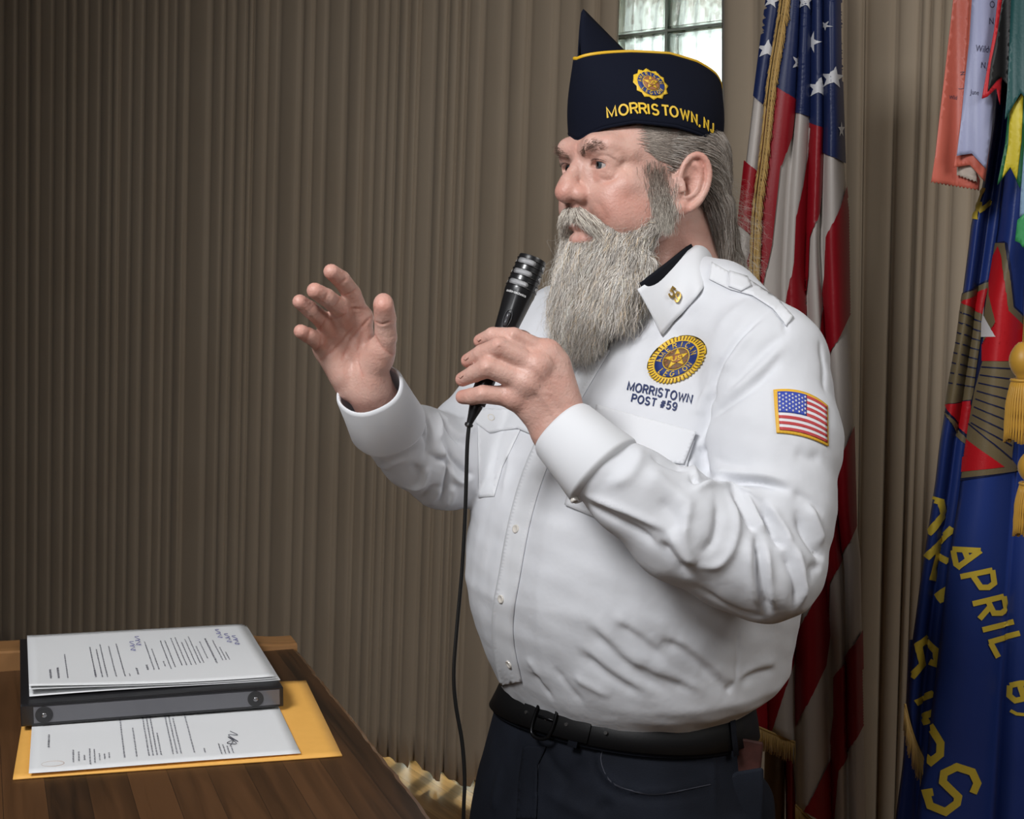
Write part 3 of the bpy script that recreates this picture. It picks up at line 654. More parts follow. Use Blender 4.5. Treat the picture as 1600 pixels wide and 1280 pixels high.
o, BB1 = fold_sheet('left_fold', [LB, mid, shift(FL, 14)], -60, 0, 2.12, [.020, .022], m_ban, ny=80, nu=9, hem=[(1104, 1180), (1180, 1275)], root=BR, sharp=.8, thick=.003, seed=2)
o, BB2 = fold_sheet('front_fold', [FL, [(1640, -60), (1625, 200), (1600, 450), (1590, 700), (1570, 1000), (1545, 1420)], [(1700, -60), (1660, 500), (1640, 1000), (1625, 1420)], [(1780, -60), (1780, 1420)]], -60, 1420, 2.07, [.035, .03, .03], m_ban, ny=90, nu=14, root=BR, sharp=.8, thick=.003, seed=6)
o, BB3 = fold_sheet('back_fold', [[(1420, 1000), (1411, 1190), (1399, 1280), (1390, 1420)], [(1440, 1000), (1436, 1190), (1432, 1280), (1430, 1420)], [(1480, 1000), (1476, 1190), (1472, 1280), (1470, 1420)]], 1000, 1420, 2.17, .015, m_ban, ny=20, nu=7, root=BR, seed=6)
fringe('banner_fringe', [(1414, 1100), (1421, 1130), (1431, 1160), (1446, 1192)], .052, 1, None, .0, BR, 60, zf=2.10, r0=.0011, band=.0022)
def both(x, y):   # front fold hides the left fold
    a, n = hit(BB2, x, y)
    return (a, n) if a is not None else hit(BB1, x, y)
def z1(p): return [(1360+.328*a, 380+.328*b) for a, b in p]
def z2(p): return [(1360+.3906*a, 780+.3906*b) for a, b in p]
def z3(p): return [(1400+.3125*a, .3125*b) for a, b in p]
# left-fold part of the star emblem
for nm, pl, m, off in [
    ('emblem_field', z1([(440, 240), (562, 172), (556, 470), (500, 700), (480, 760), (466, 880), (447, 955), (400, 890), (358, 820), (372, 700), (412, 470), (430, 300)]), m_nav, .0016),
    ('emblem_rays', z1([(444, 244), (560, 184), (545, 330), (530, 440), (490, 690), (478, 745), (362, 768), (380, 650), (412, 470), (434, 300)]), m_brz, .0024),
    ('emblem_point', z1([(446, 275), (558, 212), (548, 345), (536, 340), (440, 285)]), m_rd2, .0032),
    ('emblem_point', z1([(362, 770), (476, 750), (466, 870), (455, 910), (420, 868), (380, 810)]), m_rd2, .0032),
    ('emblem_border', z1([(358, 800), (372, 815), (455, 930), (446, 955), (400, 900)]), m_brz, .0036)]:
    patch(nm, [pl], BB1, m, off, BR)
L1 = [z1([(437+(-8)*k, 330+48*k), (532-5*k, 378+44*k)]) for k in range(8)]
strokes('emblem_line', [l for l in L1], 2.0, BB1, m_nav, .0034, BR)
for nm, pl, m, off in [
    ('emblem_field', z1([(590, 0), (640, -10), (655, 0), (686, 300), (760, 370), (760, 520), (716, 560), (680, 980), (665, 1040), (722, 1085), (430, 1133), (440, 1080), (448, 1000), (500, 700), (545, 440), (566, 200)]), m_nav, .0016),
    ('emblem_rays', z1([(600, 0), (645, 0), (676, 305), (760, 385), (760, 520), (712, 575), (700, 700), (668, 1030), (710, 1083), (438, 1120), (470, 880), (500, 710), (540, 560), (548, 340), (570, 190)]), m_brz, .0024),
    ('emblem_point', z1([(615, 15), (630, 60), (650, 320), (730, 400), (760, 420), (760, 480), (716, 560), (538, 562), (538, 484), (680, 478), (600, 375), (572, 250), (572, 180), (592, 60)]), m_rd2, .0032),
    ('emblem_center', z1([(550, 300), (548, 345), (600, 446), (536, 448), (538, 380)]), m_wh2, .0034),
    ('emblem_point', z1([(458, 930), (632, 1065), (440, 1090), (446, 1010)]), m_rd2, .0032)]:
    patch(nm, [pl], BB2, m, off, BR)
L2 = [z1([(536-7*k, 590+38*k), (708-6*k, 600+52*k)]) for k in range(8)]+[z1([(475, 860), (668, 1030)])]
strokes('emblem_line', L2, 2.0, BB2, m_nav, .0034, BR)
strokes('letter', [z3([(437, 938), (412, 1010), (396, 1096)]), z3([(418, 1012), (425, 1050), (478, 1000)])], 7.5, BB1, m_yel, .002, BR)
LET = {'A': [[(335, 205), (345, 260), (365, 275)], [(332, 200), (440, 205)], [(440, 205), (355, 270)], [(378, 205), (392, 240)]],
 'P': [[(362, 310), (485, 283)], [(485, 283), (492, 335), (470, 352), (440, 352), (410, 305)]],
 'R': [[(408, 418), (530, 388)], [(530, 388), (540, 440), (520, 455), (490, 455), (468, 408)], [(475, 430), (434, 478)]],
 'I': [[(446, 522), (576, 490)]], 'L': [[(470, 572), (598, 535)], [(478, 575), (508, 632)]],
 '8': [[(560, 745), (600, 735), (625, 735)], [(560, 745), (558, 785), (580, 805), (640, 790)], [(598, 745), (612, 795)]], ',': [[(562, 845), (585, 858), (625, 862)]]}
for k, s_ in LET.items(): strokes('letter', [z2(l) for l in s_], 8.6 if k != ',' else 5, BB2, m_yel, .002, BR)
strokes('letter', [z2([(252, 1170), (225, 1175), (240, 1225), (300, 1250), (345, 1215), (350, 1190), (290, 1130), (295, 1095), (345, 1070), (405, 1090), (425, 1135), (408, 1175)])], 12, BB2, m_yel, .002, BR)
strokes('letter', [z2([(240, 905), (282, 975), (280, 1020), (245, 1050), (222, 1030)])], 12, BB2, m_yel, .002, BR)
for l in ([(250, 0), (280, 10), (290, 60), (235, 140)], [(328, 115), (225, 235)], [(262, 190), (270, 225), (310, 250)], [(270, 225), (245, 325)], [(315, 350), (275, 385), (290, 410)],
          [(240, 650), (262, 660), (265, 610), (220, 560), (192, 585), (205, 660), (165, 712)], [(252, 775), (180, 815)], [(250, 850), (215, 870), (228, 900)]):
    strokes('letter', [z2(l)], 10, BB1, m_yel, .002, BR)
pole('pole', 1640, 2.16, .02, BR)
# ---- streamers hanging from the banner's pole
def streamer(label, pieces, z, lettering=None):
    r_ = empty('streamer', tuple(P(pieces[0][1][0][0], 60, z))); tag(r_, label, 'streamer', 'campaign streamers over the banner')
    def fm(o_): return lambda x, y: (P(x, y, (z-o_+.006*math.sin(x*.11+z*50)+.004*math.sin(y*.02))/(CP-(y-640)/FPX*SP)), np.array([0, -1., 0]))
    for k, (nm, pl, m) in enumerate(pieces):
        V, F = poly_mesh(pl, 9); lay(nm, V, F, fm(.0016*k), m, 0, r_, None, True, .0012)
    if lettering: 
        for s_, x, y, sz, ang_, m in lettering:
            v, f = text_mesh(s_, sz); 
            if not len(v): continue
            ca, sa = math.cos(ang_), math.sin(ang_); v = np.stack([x+v[:, 0]*ca*.7+v[:, 1]*sa, y+v[:, 0]*sa*.7-v[:, 1]*ca], 1); lay('lettering', v, f, fm(.0016*len(pieces)+.0005), m, 0, r_, None, False)
    return r_
def zig(a, b, n, amp):
    out = []
    for i in range(n+1):
        t = i/n; out.append((a[0]+(b[0]-a[0])*t, a[1]+(b[1]-a[1])*t+(amp if i % 2 else 0)))
    return out
m_cor = satin('coral', (.60, .145, .10)); m_cor2 = satin('coral_dark', (.50, .12, .085)); m_lav = satin('lavender', (.36, .38, .56)); m_blk = satin('streamer_black', (.018, .018, .018)); m_cr = satin('crimson', (.55, .02, .03)); m_teal = satin('teal', (.018, .085, .085)); m_grn = satin('green', (.02, .13, .05)); m_yl = satin('streamer_yellow', (.68, .55, .04)); m_lb = satin('light_blue', (.25, .38, .52)); m_lg = satin('light_green', (.05, .32, .11)); m_crm = satin('cream', (.55, .47, .40)); m_lett = mat('streamer_ink', (.05, .05, .10), .6)
streamer('coral streamer with a pinked end, leftmost of the hanging streamers', [('ribbon', z3([(296, -120), (285, 0), (245, 350), (215, 600), (195, 780)])+zig(z3([(175, 915)])[0], z3([(412, 955)])[0], 26, -3)+z3([(418, 900), (330, 700), (345, 400), (370, 0), (372, -120)]), m_cor)], 2.03,
    [('N', 1500, 112, 11, 1.45, m_lett), ('J', 1500, 138, 11, 1.45, m_lett), ('Wild', 1483, 155, 9, .05, m_lett)])
streamer('cream streamer end peeking below the lavender streamer', [('ribbon', z3([(310, 700), (303, 875)])+zig(z3([(308, 880)])[0], z3([(405, 915)])[0], 12, -2.5)+z3([(400, 870), (420, 700)]), m_crm)], 2.02)
streamer('coral streamer with a notched end right behind the lavender one', [('ribbon', z3([(372, -120), (372, 0), (345, 400), (322, 600), (288, 838), (370, 825), (442, 908), (452, 845), (480, 600), (500, 300), (505, -120)]), m_cor)], 2.01)
streamer('lavender streamer with dark lettering and a notched end', [('ribbon', z3([(385, -120), (380, 0), (368, 200), (345, 400), (325, 600), (303, 780), (380, 768), (448, 845), (472, 680), (495, 480), (500, 300), (540, -120)]), m_lav)], 2.0,
    [('O', 1546, 12, 15, 0, m_lett), ('N', 1545, 38, 15, 0, m_lett), ('Wildwood', 1524, 80, 15, .1, m_lett), ('N.J.', 1532, 106, 14, .1, m_lett), ('June', 1516, 147, 11, .1, m_lett)])
streamer('black streamer with crimson edges and pointed tails', [('ribbon', z3([(520, -120), (508, 0), (490, 150), (458, 330), (428, 495), (455, 485), (500, 440), (518, 525), (528, 395), (580, 380), (600, -120)]), m_cr), ('center_band', z3([(545, -120), (530, 0), (505, 170), (475, 310), (458, 458), (500, 405), (525, 385), (560, 430), (590, -120)]), m_blk)], 1.985)
streamer('dark teal streamer with a pointed tail at the right edge', [('ribbon', z3([(580, -120), (575, 0), (565, 250), (555, 450), (543, 598), (625, 465), (760, 640), (760, -120)]), m_teal)], 1.965)
streamer('green streamer with a yellow middle and forked end', [('ribbon', z3([(575, 350), (558, 590), (545, 720), (505, 925), (575, 838), (620, 945), (680, 700), (690, 350)]), m_grn), ('center_band', z3([(600, 350), (570, 560), (562, 720), (530, 890), (572, 835), (605, 900), (628, 700), (635, 500), (632, 350)]), m_yl)], 1.98)
streamer('light blue streamer with a bright green end under the teal one', [('ribbon', z3([(650, 600), (625, 950), (618, 1085), (640, 1075), (760, 1090), (760, 600)]), m_lb), ('end_band', z3([(640, 1070), (608, 1100), (596, 1205), (620, 1215), (635, 1240), (650, 1225), (760, 1230), (760, 1070)]), m_lg)], 1.97)
# ---- gold cord tassels
m_tas = mat('gold_cord', (.56, .30, .035), .45, sheen=.2)
def tassel(label, px, pt, pb, z, Rm):
    t = P(px, pt, z); b = P(px, pb, z); H = t[2]-b[2]; x, y = t[0], t[1]
    r_ = empty('tassel', (x, y, b[2])); tag(r_, label, 'tassel', 'gold cord tassels')
    mb = MB(); mb.tube([(x, y, t[2]+.35), (x+.004, y, t[2]+.15), (x, y, t[2])], .003, 8); mb.build('cord', m_tas, None, smooth=True, root=r_)
    mb = MB(); zz = np.linspace(0, 1, 12); mb.tube([(x, y, t[2]-H*.38*s_) for s_ in zz], [Rm*(.35+.55*math.sin(math.pi*min(1, s_*1.1))**.8+.1*s_) for s_ in zz], 20)
    mb.tube([(x+Rm*.72*math.cos(a), y+Rm*.72*math.sin(a), t[2]-H*.385) for a in np.linspace(0, 2*math.pi, 24)[:-1]], Rm*.12, 6, True); mb.build('knot', m_tas, None, smooth=True, root=r_)
    mb = MB(); n = 34
    for ring, rr in ((0, 1), (1, .7)):
        for i in range(n):
            a = 2*math.pi*(i+ring*.5)/n; ca, sa = math.cos(a), math.sin(a); pth = [(x+Rm*rr*k*ca, y+Rm*rr*k*sa, zz_) for k, zz_ in ((.68, t[2]-H*.40), (.95, t[2]-H*.6), (1.0, t[2]-H*.8), (1.02, b[2]+.004*math.sin(i*7)))]
            mb.tube(smoothpath(pth, 8), Rm*.10*(1+.25*np.sin(np.arange(8)*3.)), 5)
    mb.build('skirt', m_tas, None, smooth=True, root=r_)
tassel('upper gold cord tassel hanging over the star of the blue banner', 1600, 535, 690, 1.93, .022)
tassel('lower gold cord tassel at the right edge over the blue banner', 1612, 706, 838, 1.88, .020)
# ================================================================== the man
PSI = math.radians(58); MH = np.array([[math.cos(PSI), math.sin(PSI), 0], [-math.sin(PSI), math.cos(PSI), 0], [0, 0, 1]]); HH = P(1005, 298, 1.53)
PST = math.radians(47); MT = np.array([[math.cos(PST), math.sin(PST), 0], [-math.sin(PST), math.cos(PST), 0], [0, 0, 1]])
TY = 1.58
def hw(p): return MH@(np.asarray(p, float)*.001)+HH           # head millimetres -> world
def PY(px, py, Y): k = CP-(py-640)/FPX*SP; return P(px, py, Y/k)
MAN = empty('person', (PY(985, 1100, TY)[0], TY, 0)); tag(MAN, 'bearded man in a white uniform shirt and navy cap speaking into a microphone', 'person')
def loft(levels, ratio_lv, Y=TY, n=2.3, extra=0.0, off=(0, 0)):
    zs = np.array([PY(800, l[0], Y)[2] for l in levels])[::-1]
    cx = np.array([(PY(l[1], l[0], Y)[0]+PY(l[2], l[0], Y)[0])/2 for l in levels])[::-1]
    w_ = np.array([(PY(l[2], l[0], Y)[0]-PY(l[1], l[0], Y)[0])/2 for l in levels])[::-1]+extra
    rt = np.interp([l[0] for l in levels], [r[0] for r in ratio_lv], [r[1] for r in ratio_lv])[::-1]
    lv, bk = MT[:, 0], MT[:, 1]
    def ring(z):
        c = np.interp(z, zs, cx); w1 = np.interp(z, zs, w_); r1 = np.interp(z, zs, rt)
        a = w1/np.sqrt(math.cos(PST)**2+r1**2*math.sin(PST)**2)*.985; return c, a, r1*a
    def f(p):
        z = p[:, 2]; c, a, b = ring(z); dx = p[:, 0]-c; dy = p[:, 1]-Y
        x = np.abs(dx*lv[0]+dy*lv[1])/a; y = np.abs(dx*bk[0]+dy*bk[1])/b
        rho = (x**n+y**n)**(1/n); d = (rho-1)*np.minimum(a, b)*.92
        d = np.minimum(d, np.linalg.norm(np.stack([dx, dy], 1), axis=1)) if False else d
        return np.maximum(d, np.maximum(z-zs[-1], zs[0]-z))
    return f, ring, zs
# ---------------- skin body
BF = Field((MH, HH), 1.0)
class HF:  # head helper: millimetres
    def __init__(s, F): s.F = F
    def c(s, a, b, ra, rb, k=3, op='+'): s.F.cap(np.array(a)*.001, np.array(b)*.001, ra*.001, rb*.001, k*.001, op); return s
    def e(s, c, r, k=6, op='+', rot=None): s.F.ell(np.array(c)*.001, np.array(r)*.001, k*.001, op, rot); return s
    def ch(s, pts, rs, k=2, op='+'):
        for i in range(len(pts)-1): s.c(pts[i], pts[i+1], rs[i], rs[i+1], k, op)
        return s
h = HF(BF)
h.e((0, 8, 42), (75, 97, 78), 0); h.e((0, -36, 46), (62, 60, 40), 14); h.e((0, -40, -4), (60, 54, 60), 16)
h.e((0, -34, -62), (50, 52, 36), 18); h.e((0, -78, -84), (22, 20, 20), 14)
h.c((0, 30, -40), (0, 55, -125), 58, 60, 18); h.c((32, 0, -70), (38, -5, -110), 18, 22, 16)
for s_ in (1, -1):
    h.e((s_*47, -62, 0), (20, 20, 17), 16); h.e((s_*60, -28, -30), (13, 30, 34), 16)
    h.ch([(s_*9, -92, 42), (s_*26, -94, 47), (s_*42, -82, 46), (s_*52, -62, 38)], [8, 8.5, 8, 7], 14)
    h.e((s_*33, -102, 22), (17, 14, 10), 10, '-')
    h.e((s_*31, -80, 24), (19, 13, 17), 8)
    h.c((s_*11, -92, 18), (s_*17, -88, -6), 7, 9, 12)
    h.e((s_*34, -80, -18), (19, 15, 20), 16); h.e((s_*46, -62, -34), (18, 22, 24), 16)                                 # cheek by the nose
h.ch([(0, -91, 34), (0, -100, 20), (0, -110, 6), (0, -113, -5)], [7.5, 8, 9.5, 12], 6)
h.e((0, -114, -6), (13.5, 12, 11.5), 4)
for s_ in (1, -1):
    h.e((s_*14, -102, -9), (9, 12, 9.5), 4); h.c((s_*10, -100, -6), (s_*6, -112, 0), 8, 8, 5)
    h.e((s_*8.5, -108, -18.5), (4.2, 7, 4), 2, '-')
h.c((0, -93, -24), (0, -95, -44), 12, 9, 9)
h.ch([(-24, -82, -48), (-12, -94, -44), (0, -98, -42), (12, -94, -44), (24, -82, -48)], [4, 6, 6.5, 6, 4], 4)
h.ch([(-22, -82, -56), (-10, -93, -60), (0, -96, -61), (10, -93, -60), (22, -82, -56)], [4, 6.5, 7.5, 6.5, 4], 4)
h.ch([(-21, -90, -51), (-10, -102, -50.5), (0, -106, -50.5), (10, -102, -50.5), (21, -90, -51)], [2, 3.2, 3.4, 3.2, 2], 2, '-')
# eyeballs sit in real sockets between two lids
EC = {1: (31, -78.5, 24.5), -1: (-31, -78.5, 24.5)}; ER = 12.3
for s_ in (1, -1):
    cx, cy, cz = EC[s_]
    h.e((cx, cy, cz), (13.6, 13.6, 13.6), 1.5, '+')
    # the opening between the lids
    pts = []
    for a_, el in ((-62, -2), (-42, 6), (-18, 7), (8, 7), (30, 4), (46, 0)): pass
    h.e((cx+s_*.5, cy-12, cz-.4), (12.4, 9, 4.2), 1.0, '-', (0, s_*6, 0))
    up = [(-15.5, -4.5, -1.5), (-11, -10, 4.2), (-3, -12.4, 7.0), (6, -11.6, 6.6), (13, -7.6, 3.0), (17.5, -2.2, -1)]
    h.ch([(cx+s_*x, cy+y, cz+z) for x, y, z in up], [1.6, 2.0, 2.2, 2.2, 2.1, 2], .8)
    lo = [(-15.5, -4.5, -2), (-10, -10.6, -5.2), (-1, -12.6, -6.6), (8, -10.8, -5.6), (15, -5.2, -3)]
    h.ch([(cx+s_*x, cy+y, cz+z) for x, y, z in lo], [1.4, 1.5, 1.6, 1.6, 1.5], .8)
    h.ch([(cx+s_*x, cy+y, cz+z) for x, y, z in [(-11, -7, 12.5), (1, -9.5, 14), (12, -5, 11.5), (19, 2, 7)]], [4, 5, 5, 4], 8)      # heavy upper fold
    h.ch([(cx+s_*x, cy+y, cz+z) for x, y, z in [(-10, -5, -13), (2, -8, -14), (13, -3.5, -11.5)]], [3.4, 3.8, 3.4], 6)                 # bag
# ears
for s_ in (1, -1):
    def E(u, v, o=0): return (s_*(74+.34*max(u*.82+12, 0)+o), u*.82+1, v*.93)
    helix = [E(-10, 2, 1), E(-9, 16, 3), E(-4, 28, 3), (E(5, 37, 3)), E(16, 39.5, 3), E(26, 33, 3), E(31, 20, 3), E(30, 5, 3), E(25, -8, 2.5), E(17, -19, 2), E(7, -27, 1)]
    h.e(E(11, 8, -3.5), (6, 19, 32), 3, '+', (-8, 0, -s_*21))
    h.e(E(9, 9, 5.5), (6.0, 11.5, 22), 2.5, '-', (-8, 0, -s_*21))
    h.ch(list(smoothpath(np.array([list(q) for q in helix]), 26)), list(np.interp(np.linspace(0, 10, 26), range(11), [2.8, 3, 3.2, 3.4, 3.6, 3.8, 3.8, 3.6, 3.6, 4, 4.6])), 1.5)
    h.ch(list(smoothpath(np.array([list(E(*q)) for q in [(10, 29, .5), (19, 22, 0), (20, 8, 0), (15, -6, 0), (4, -13, 0)]]), 14)), [2.8]*14, 2.5)
    h.e(E(2, 1, 0), (8, 8, 10), 2.5, '-'); h.ch([E(-7, 5, 3), E(-6, -4, 4)], [3.6, 3.8], 2); h.e(E(-3, -27, 0), (4.5, 9, 8.5), 3)
    h.c(E(-12, -22, -4), E(-10, 8, -4), 5, 6, 5)
# neck into the chest, a plain core under the clothes
def wcap(a, b, ra, rb, k): BF_w.cap(a, b, ra, rb, k)
BF_w = Field()
nb = hw((0, 60, -130)); ch_ = PY(1000, 640, TY); be = PY(985, 900, TY)
core_levels = [(520, 900, 1130), (620, 830, 1190), (780, 785, 1200), (900, 780, 1200), (1000, 800, 1170), (1060, 830, 1120)]
cf, _, _z = loft(core_levels, [(500, .6), (900, .9), (1080, .85)])
BF.fn(cf, PY(985, 800, TY), .45, .01)
def bw(a, b, ra, rb, k=.006):
    def f(p, a=a, b=b): d, t = seg_d(p, a, b); return d-(ra+(rb-ra)*t)
    BF.fn(f, (a+b)/2, np.linalg.norm(a-b)/2+max(ra, rb), k)
bw(nb, PY(1010, 560, TY), .058, .05, .02)
SL = P(1190, 580, 1.45); EL = P(1185, 865, 1.375); WL = P(893, 682, 1.335)
SR = P(880, 520, 1.70); ER_ = P(700, 730, 1.60); WR = P(577, 606, 1.437)
for a, b, ra, rb in ((PY(1050, 470, TY), SL, .05, .048), (SL, EL, .046, .038), (EL, P(1065, 822, 1.335), .036, .034), (P(1065, 822, 1.335), P(938, 731, 1.314), .034, .028), (P(938, 731, 1.314), WL, .028, .0275), (PY(950, 490, TY), SR, .05, .045), (SR, ER_, .044, .038), (ER_, P(607, 664, 1.482), .036, .027), (P(607, 664, 1.482), WR, .027, .027)): bw(a, b, ra, rb, .012)
# ---------------- hands
def rh(x, y, z): return P(440+x/6.4, 390+y/6.4, z)
def lh(x, y, z): return P(680+x/4, 380+y/4, z)
def fchain(pts, rs, k0=.006, k=.0016):
    for i in range(len(pts)-1): bw(pts[i], pts[i+1], rs[i], rs[i+1], k0 if i == 0 else k)
# raised right hand, palm to the camera
MC = {'i': rh(790, 680, 1.420), 'm': rh(650, 770, 1.420), 'r': rh(520, 875, 1.424), 'p': rh(430, 985, 1.430)}
wr = rh(860, 1290, 1.440); wr2 = rh(700, 1330, 1.442)
for a, b, ra, rb in ((wr, MC['i'], .0150, .0122), (wr, MC['m'], .0165, .0118), (wr2, MC['r'], .0165, .0115), (wr2, MC['p'], .0160, .0112), (MC['i'], MC['m'], .0112, .0112), (MC['m'], MC['r'], .011, .011), (MC['r'], MC['p'], .011, .0105), (wr2, wr, .020, .022)): bw(a, b, ra, rb, .008)
bw(rh(900, 1240, 1.424), rh(985, 1020, 1.408), .0185, .0150, .010)      # ball of the thumb
bw(rh(600, 1240, 1.430), rh(470, 1060, 1.424), .0150, .0125, .009)      # heel of the hand
bw(MC['i'], MC['p'], .0105, .0100, .008)
FR = {'i': ([MC['i'], rh(700, 440, 1.394), rh(597, 300, 1.372), rh(497, 222, 1.356)], [.0112, .0104, .0098, .0086]),
      'm': ([MC['m'], rh(570, 575, 1.385), rh(450, 480, 1.360), rh(332, 412, 1.345)], [.0112, .0106, .0098, .0088]),
      'r': ([MC['r'], rh(405, 700, 1.392), rh(285, 600, 1.366), rh(182, 522, 1.352)], [.0108, .0100, .0092, .0080]),
      'p': ([MC['p'], rh(345, 905, 1.402), rh(270, 860, 1.385), rh(190, 818, 1.374)], [.0104, .0094, .0086, .0078])}
for pts, rs in FR.values(): fchain(pts, rs, .005)
fchain([rh(985, 1080, 1.412), rh(1040, 880, 1.398), rh(1035, 690, 1.386), rh(1018, 530, 1.374)], [.0150, .0125, .0118, .0104], .008, .002)
bw(rh(1035, 690, 1.384), rh(1018, 560, 1.372), .0118, .0112, .002)
# left hand closed round the microphone, back of the hand to the camera
ML = {'i': lh(700, 690, 1.330), 'm': lh(640, 770, 1.318), 'r': lh(570, 870, 1.318), 'p': lh(500, 960, 1.326)}
wl = lh(810, 1130, 1.335); wl2 = lh(740, 1180, 1.338)
for a, b, ra, rb in ((wl, ML['i'], .0190, .0140), (wl, ML['m'], .020, .0128), (wl2, ML['r'], .0195, .0122), (wl2, ML['p'], .0180, .0118), (ML['i'], ML['m'], .0125, .012), (ML['m'], ML['r'], .012, .012), (ML['r'], ML['p'], .012, .0115), (wl, wl2, .023, .023)): bw(a, b, ra, rb, .009)
bw(lh(760, 760, 1.332), lh(800, 980, 1.335), .015, .019, .01)
FLh = {'i': ([ML['i'], lh(490, 585, 1.318), lh(360, 578, 1.330), lh(282, 612, 1.343)], [.0118, .0098, .0090, .0076]),
       'm': ([ML['m'], lh(400, 648, 1.308), lh(290, 690, 1.322), lh(205, 735, 1.338)], [.0120, .0104, .0092, .0078]),
       'r': ([ML['r'], lh(330, 778, 1.308), lh(245, 815, 1.322), lh(170, 852, 1.336)], [.0116, .0106, .0092, .0078]),
       'p': ([ML['p'], lh(300, 945, 1.318), lh(230, 958, 1.328), lh(172, 962, 1.338)], [.0112, .0096, .0090, .0078])}
for pts, rs in FLh.values(): fchain(pts, rs, .006)
for k in 'imrp': bw(ML[k]+np.array([0, -.004, 0]), ML[k]+np.array([0, -.0042, .001]), .0105, .0105, .008)      # knuckle heads
fchain([lh(760, 900, 1.350), lh(660, 710, 1.372), lh(540, 610, 1.378), lh(430, 570, 1.372)], [.018, .0145, .0115, .0098], .008, .002)   # thumb behind
lo = (.0, 1.2, .9); hi = (.5, 1.9, 1.85)
import time; t0 = time.time()
bv, bq = nets(BF, (-.28, 1.18, .93), (.46, 1.80, 1.76), .0018)
bv = relax(bv, bq, 1, .4); bn = normals(bv, bq)
print('body', len(bv), time.time()-t0)
def hp(l): return [hw(p) for p in l]
BB = bvh_of(bv, bq)
def onbody(pts, n=14): return hits(BB, pts, n)
# creases and folds of the skin
for s_, lst in ((-1, [([(926, 312), (938, 324), (946, 338), (951, 352)], .0065, .0014), ([(905, 246), (900, 236), (902, 222)], .003, .0012), ([(915, 244), (911, 233), (913, 220)], .003, .0012),
     ([(925, 205), (950, 202), (985, 208)], .003, .0006), ([(930, 274), (948, 282), (966, 276)], .003, .0014), ([(968, 262), (978, 268), (986, 276)], .0025, .0008), ([(968, 254), (980, 254), (990, 250)], .0025, .0008),
     ([(928, 258), (934, 246), (946, 243), (960, 250), (967, 256)], .0022, .0014),
     ([(1035, 300), (1032, 330), (1028, 360)], .003, .0010), ([(1045, 320), (1042, 345)], .003, .0010), ([(890, 262), (885, 256)], .002, .001)]),):
    for pl, w1, h1 in lst: 
        q = onbody(pl)
        if len(q) > 2: stroke(bv, bn, q, w1, s_*h1)
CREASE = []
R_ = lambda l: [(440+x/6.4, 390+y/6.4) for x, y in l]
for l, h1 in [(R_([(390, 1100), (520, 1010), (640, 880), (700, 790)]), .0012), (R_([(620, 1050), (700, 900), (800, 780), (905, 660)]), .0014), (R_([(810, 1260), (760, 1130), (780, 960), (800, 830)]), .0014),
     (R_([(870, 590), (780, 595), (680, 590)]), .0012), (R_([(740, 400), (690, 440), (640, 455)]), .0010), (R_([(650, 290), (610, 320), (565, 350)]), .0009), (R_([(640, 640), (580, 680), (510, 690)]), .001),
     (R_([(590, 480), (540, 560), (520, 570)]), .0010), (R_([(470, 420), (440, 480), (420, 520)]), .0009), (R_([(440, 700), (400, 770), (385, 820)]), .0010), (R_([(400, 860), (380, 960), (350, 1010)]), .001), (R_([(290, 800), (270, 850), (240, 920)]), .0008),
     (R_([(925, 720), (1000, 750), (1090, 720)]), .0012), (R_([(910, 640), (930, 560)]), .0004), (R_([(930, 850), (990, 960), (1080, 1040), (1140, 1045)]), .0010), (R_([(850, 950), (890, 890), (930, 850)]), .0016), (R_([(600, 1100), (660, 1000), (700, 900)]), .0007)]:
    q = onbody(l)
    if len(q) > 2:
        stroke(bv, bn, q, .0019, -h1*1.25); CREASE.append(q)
L_ = lambda l: [(680+x/4, 380+y/4) for x, y in l]
for l, w1, h1 in [(L_([(470, 560), (500, 575)]), .005, .0014), (L_([(385, 620), (400, 650)]), .005, .0014), (L_([(315, 760), (330, 790)]), .005, .0014), (L_([(285, 925), (290, 960)]), .005, .001),
     (L_([(620, 750), (720, 900), (790, 1050)]), .004, .0014), (L_([(560, 850), (680, 980), (760, 1100)]), .004, .0013), (L_([(700, 700), (780, 850)]), .004, .001), (L_([(600, 940), (690, 930), (750, 960)]), .0022, .0009), (L_([(640, 860), (660, 940), (720, 1010)]), .0022, .0008),
     (L_([(545, 600), (590, 670), (620, 680)]), .003, -.0012), (L_([(450, 560), (462, 590)]), .0012, -.0006), (L_([(365, 625), (385, 660)]), .0012, -.0006)]:
    q = onbody(l, 8)
    if len(q) > 1: stroke(bv, bn, q, w1, h1)
bn = normals(bv, bq)
# skin colour: base, ruddy places, freckles
col = np.tile(np.array([.60, .37, .305]), (len(bv), 1))
def tint(p, r_, c, k):
    k *= .72
    d = np.linalg.norm(bv-p, axis=1); a = (k*np.exp(-(d/r_)**2*1.4))[:, None]; col[:] = col*(1-a)+np.array(c)*a
ruddy = (.56, .17, .115)
for p, r_, k in [((0, -118, -6), 18, .75), ((14, -102, -9), 12, .6), ((-14, -102, -9), 12, .6), ((48, -72, -14), 26, .6), ((40, -80, -30), 20, .5), ((58, -50, -30), 24, .45), ((-48, -72, -14), 26, .5), ((85, 22, 20), 22, .5), ((75, 0, -25), 14, .55), ((80, 20, 38), 14, .6), ((0, -97, 45), 16, .35), ((20, -88, 55), 18, .2), ((55, 20, -80), 40, .35), ((31, -92, 14), 12, .3), ((26, -92, 38), 10, .35)]: tint(hw(p), r_*.001, ruddy, k)
for p, r_ in [((30, -85, 78), 34), ((0, -100, 8), 12), ((52, -72, 30), 22)]: tint(hw(p), r_*.001, (.68, .42, .33), .6)
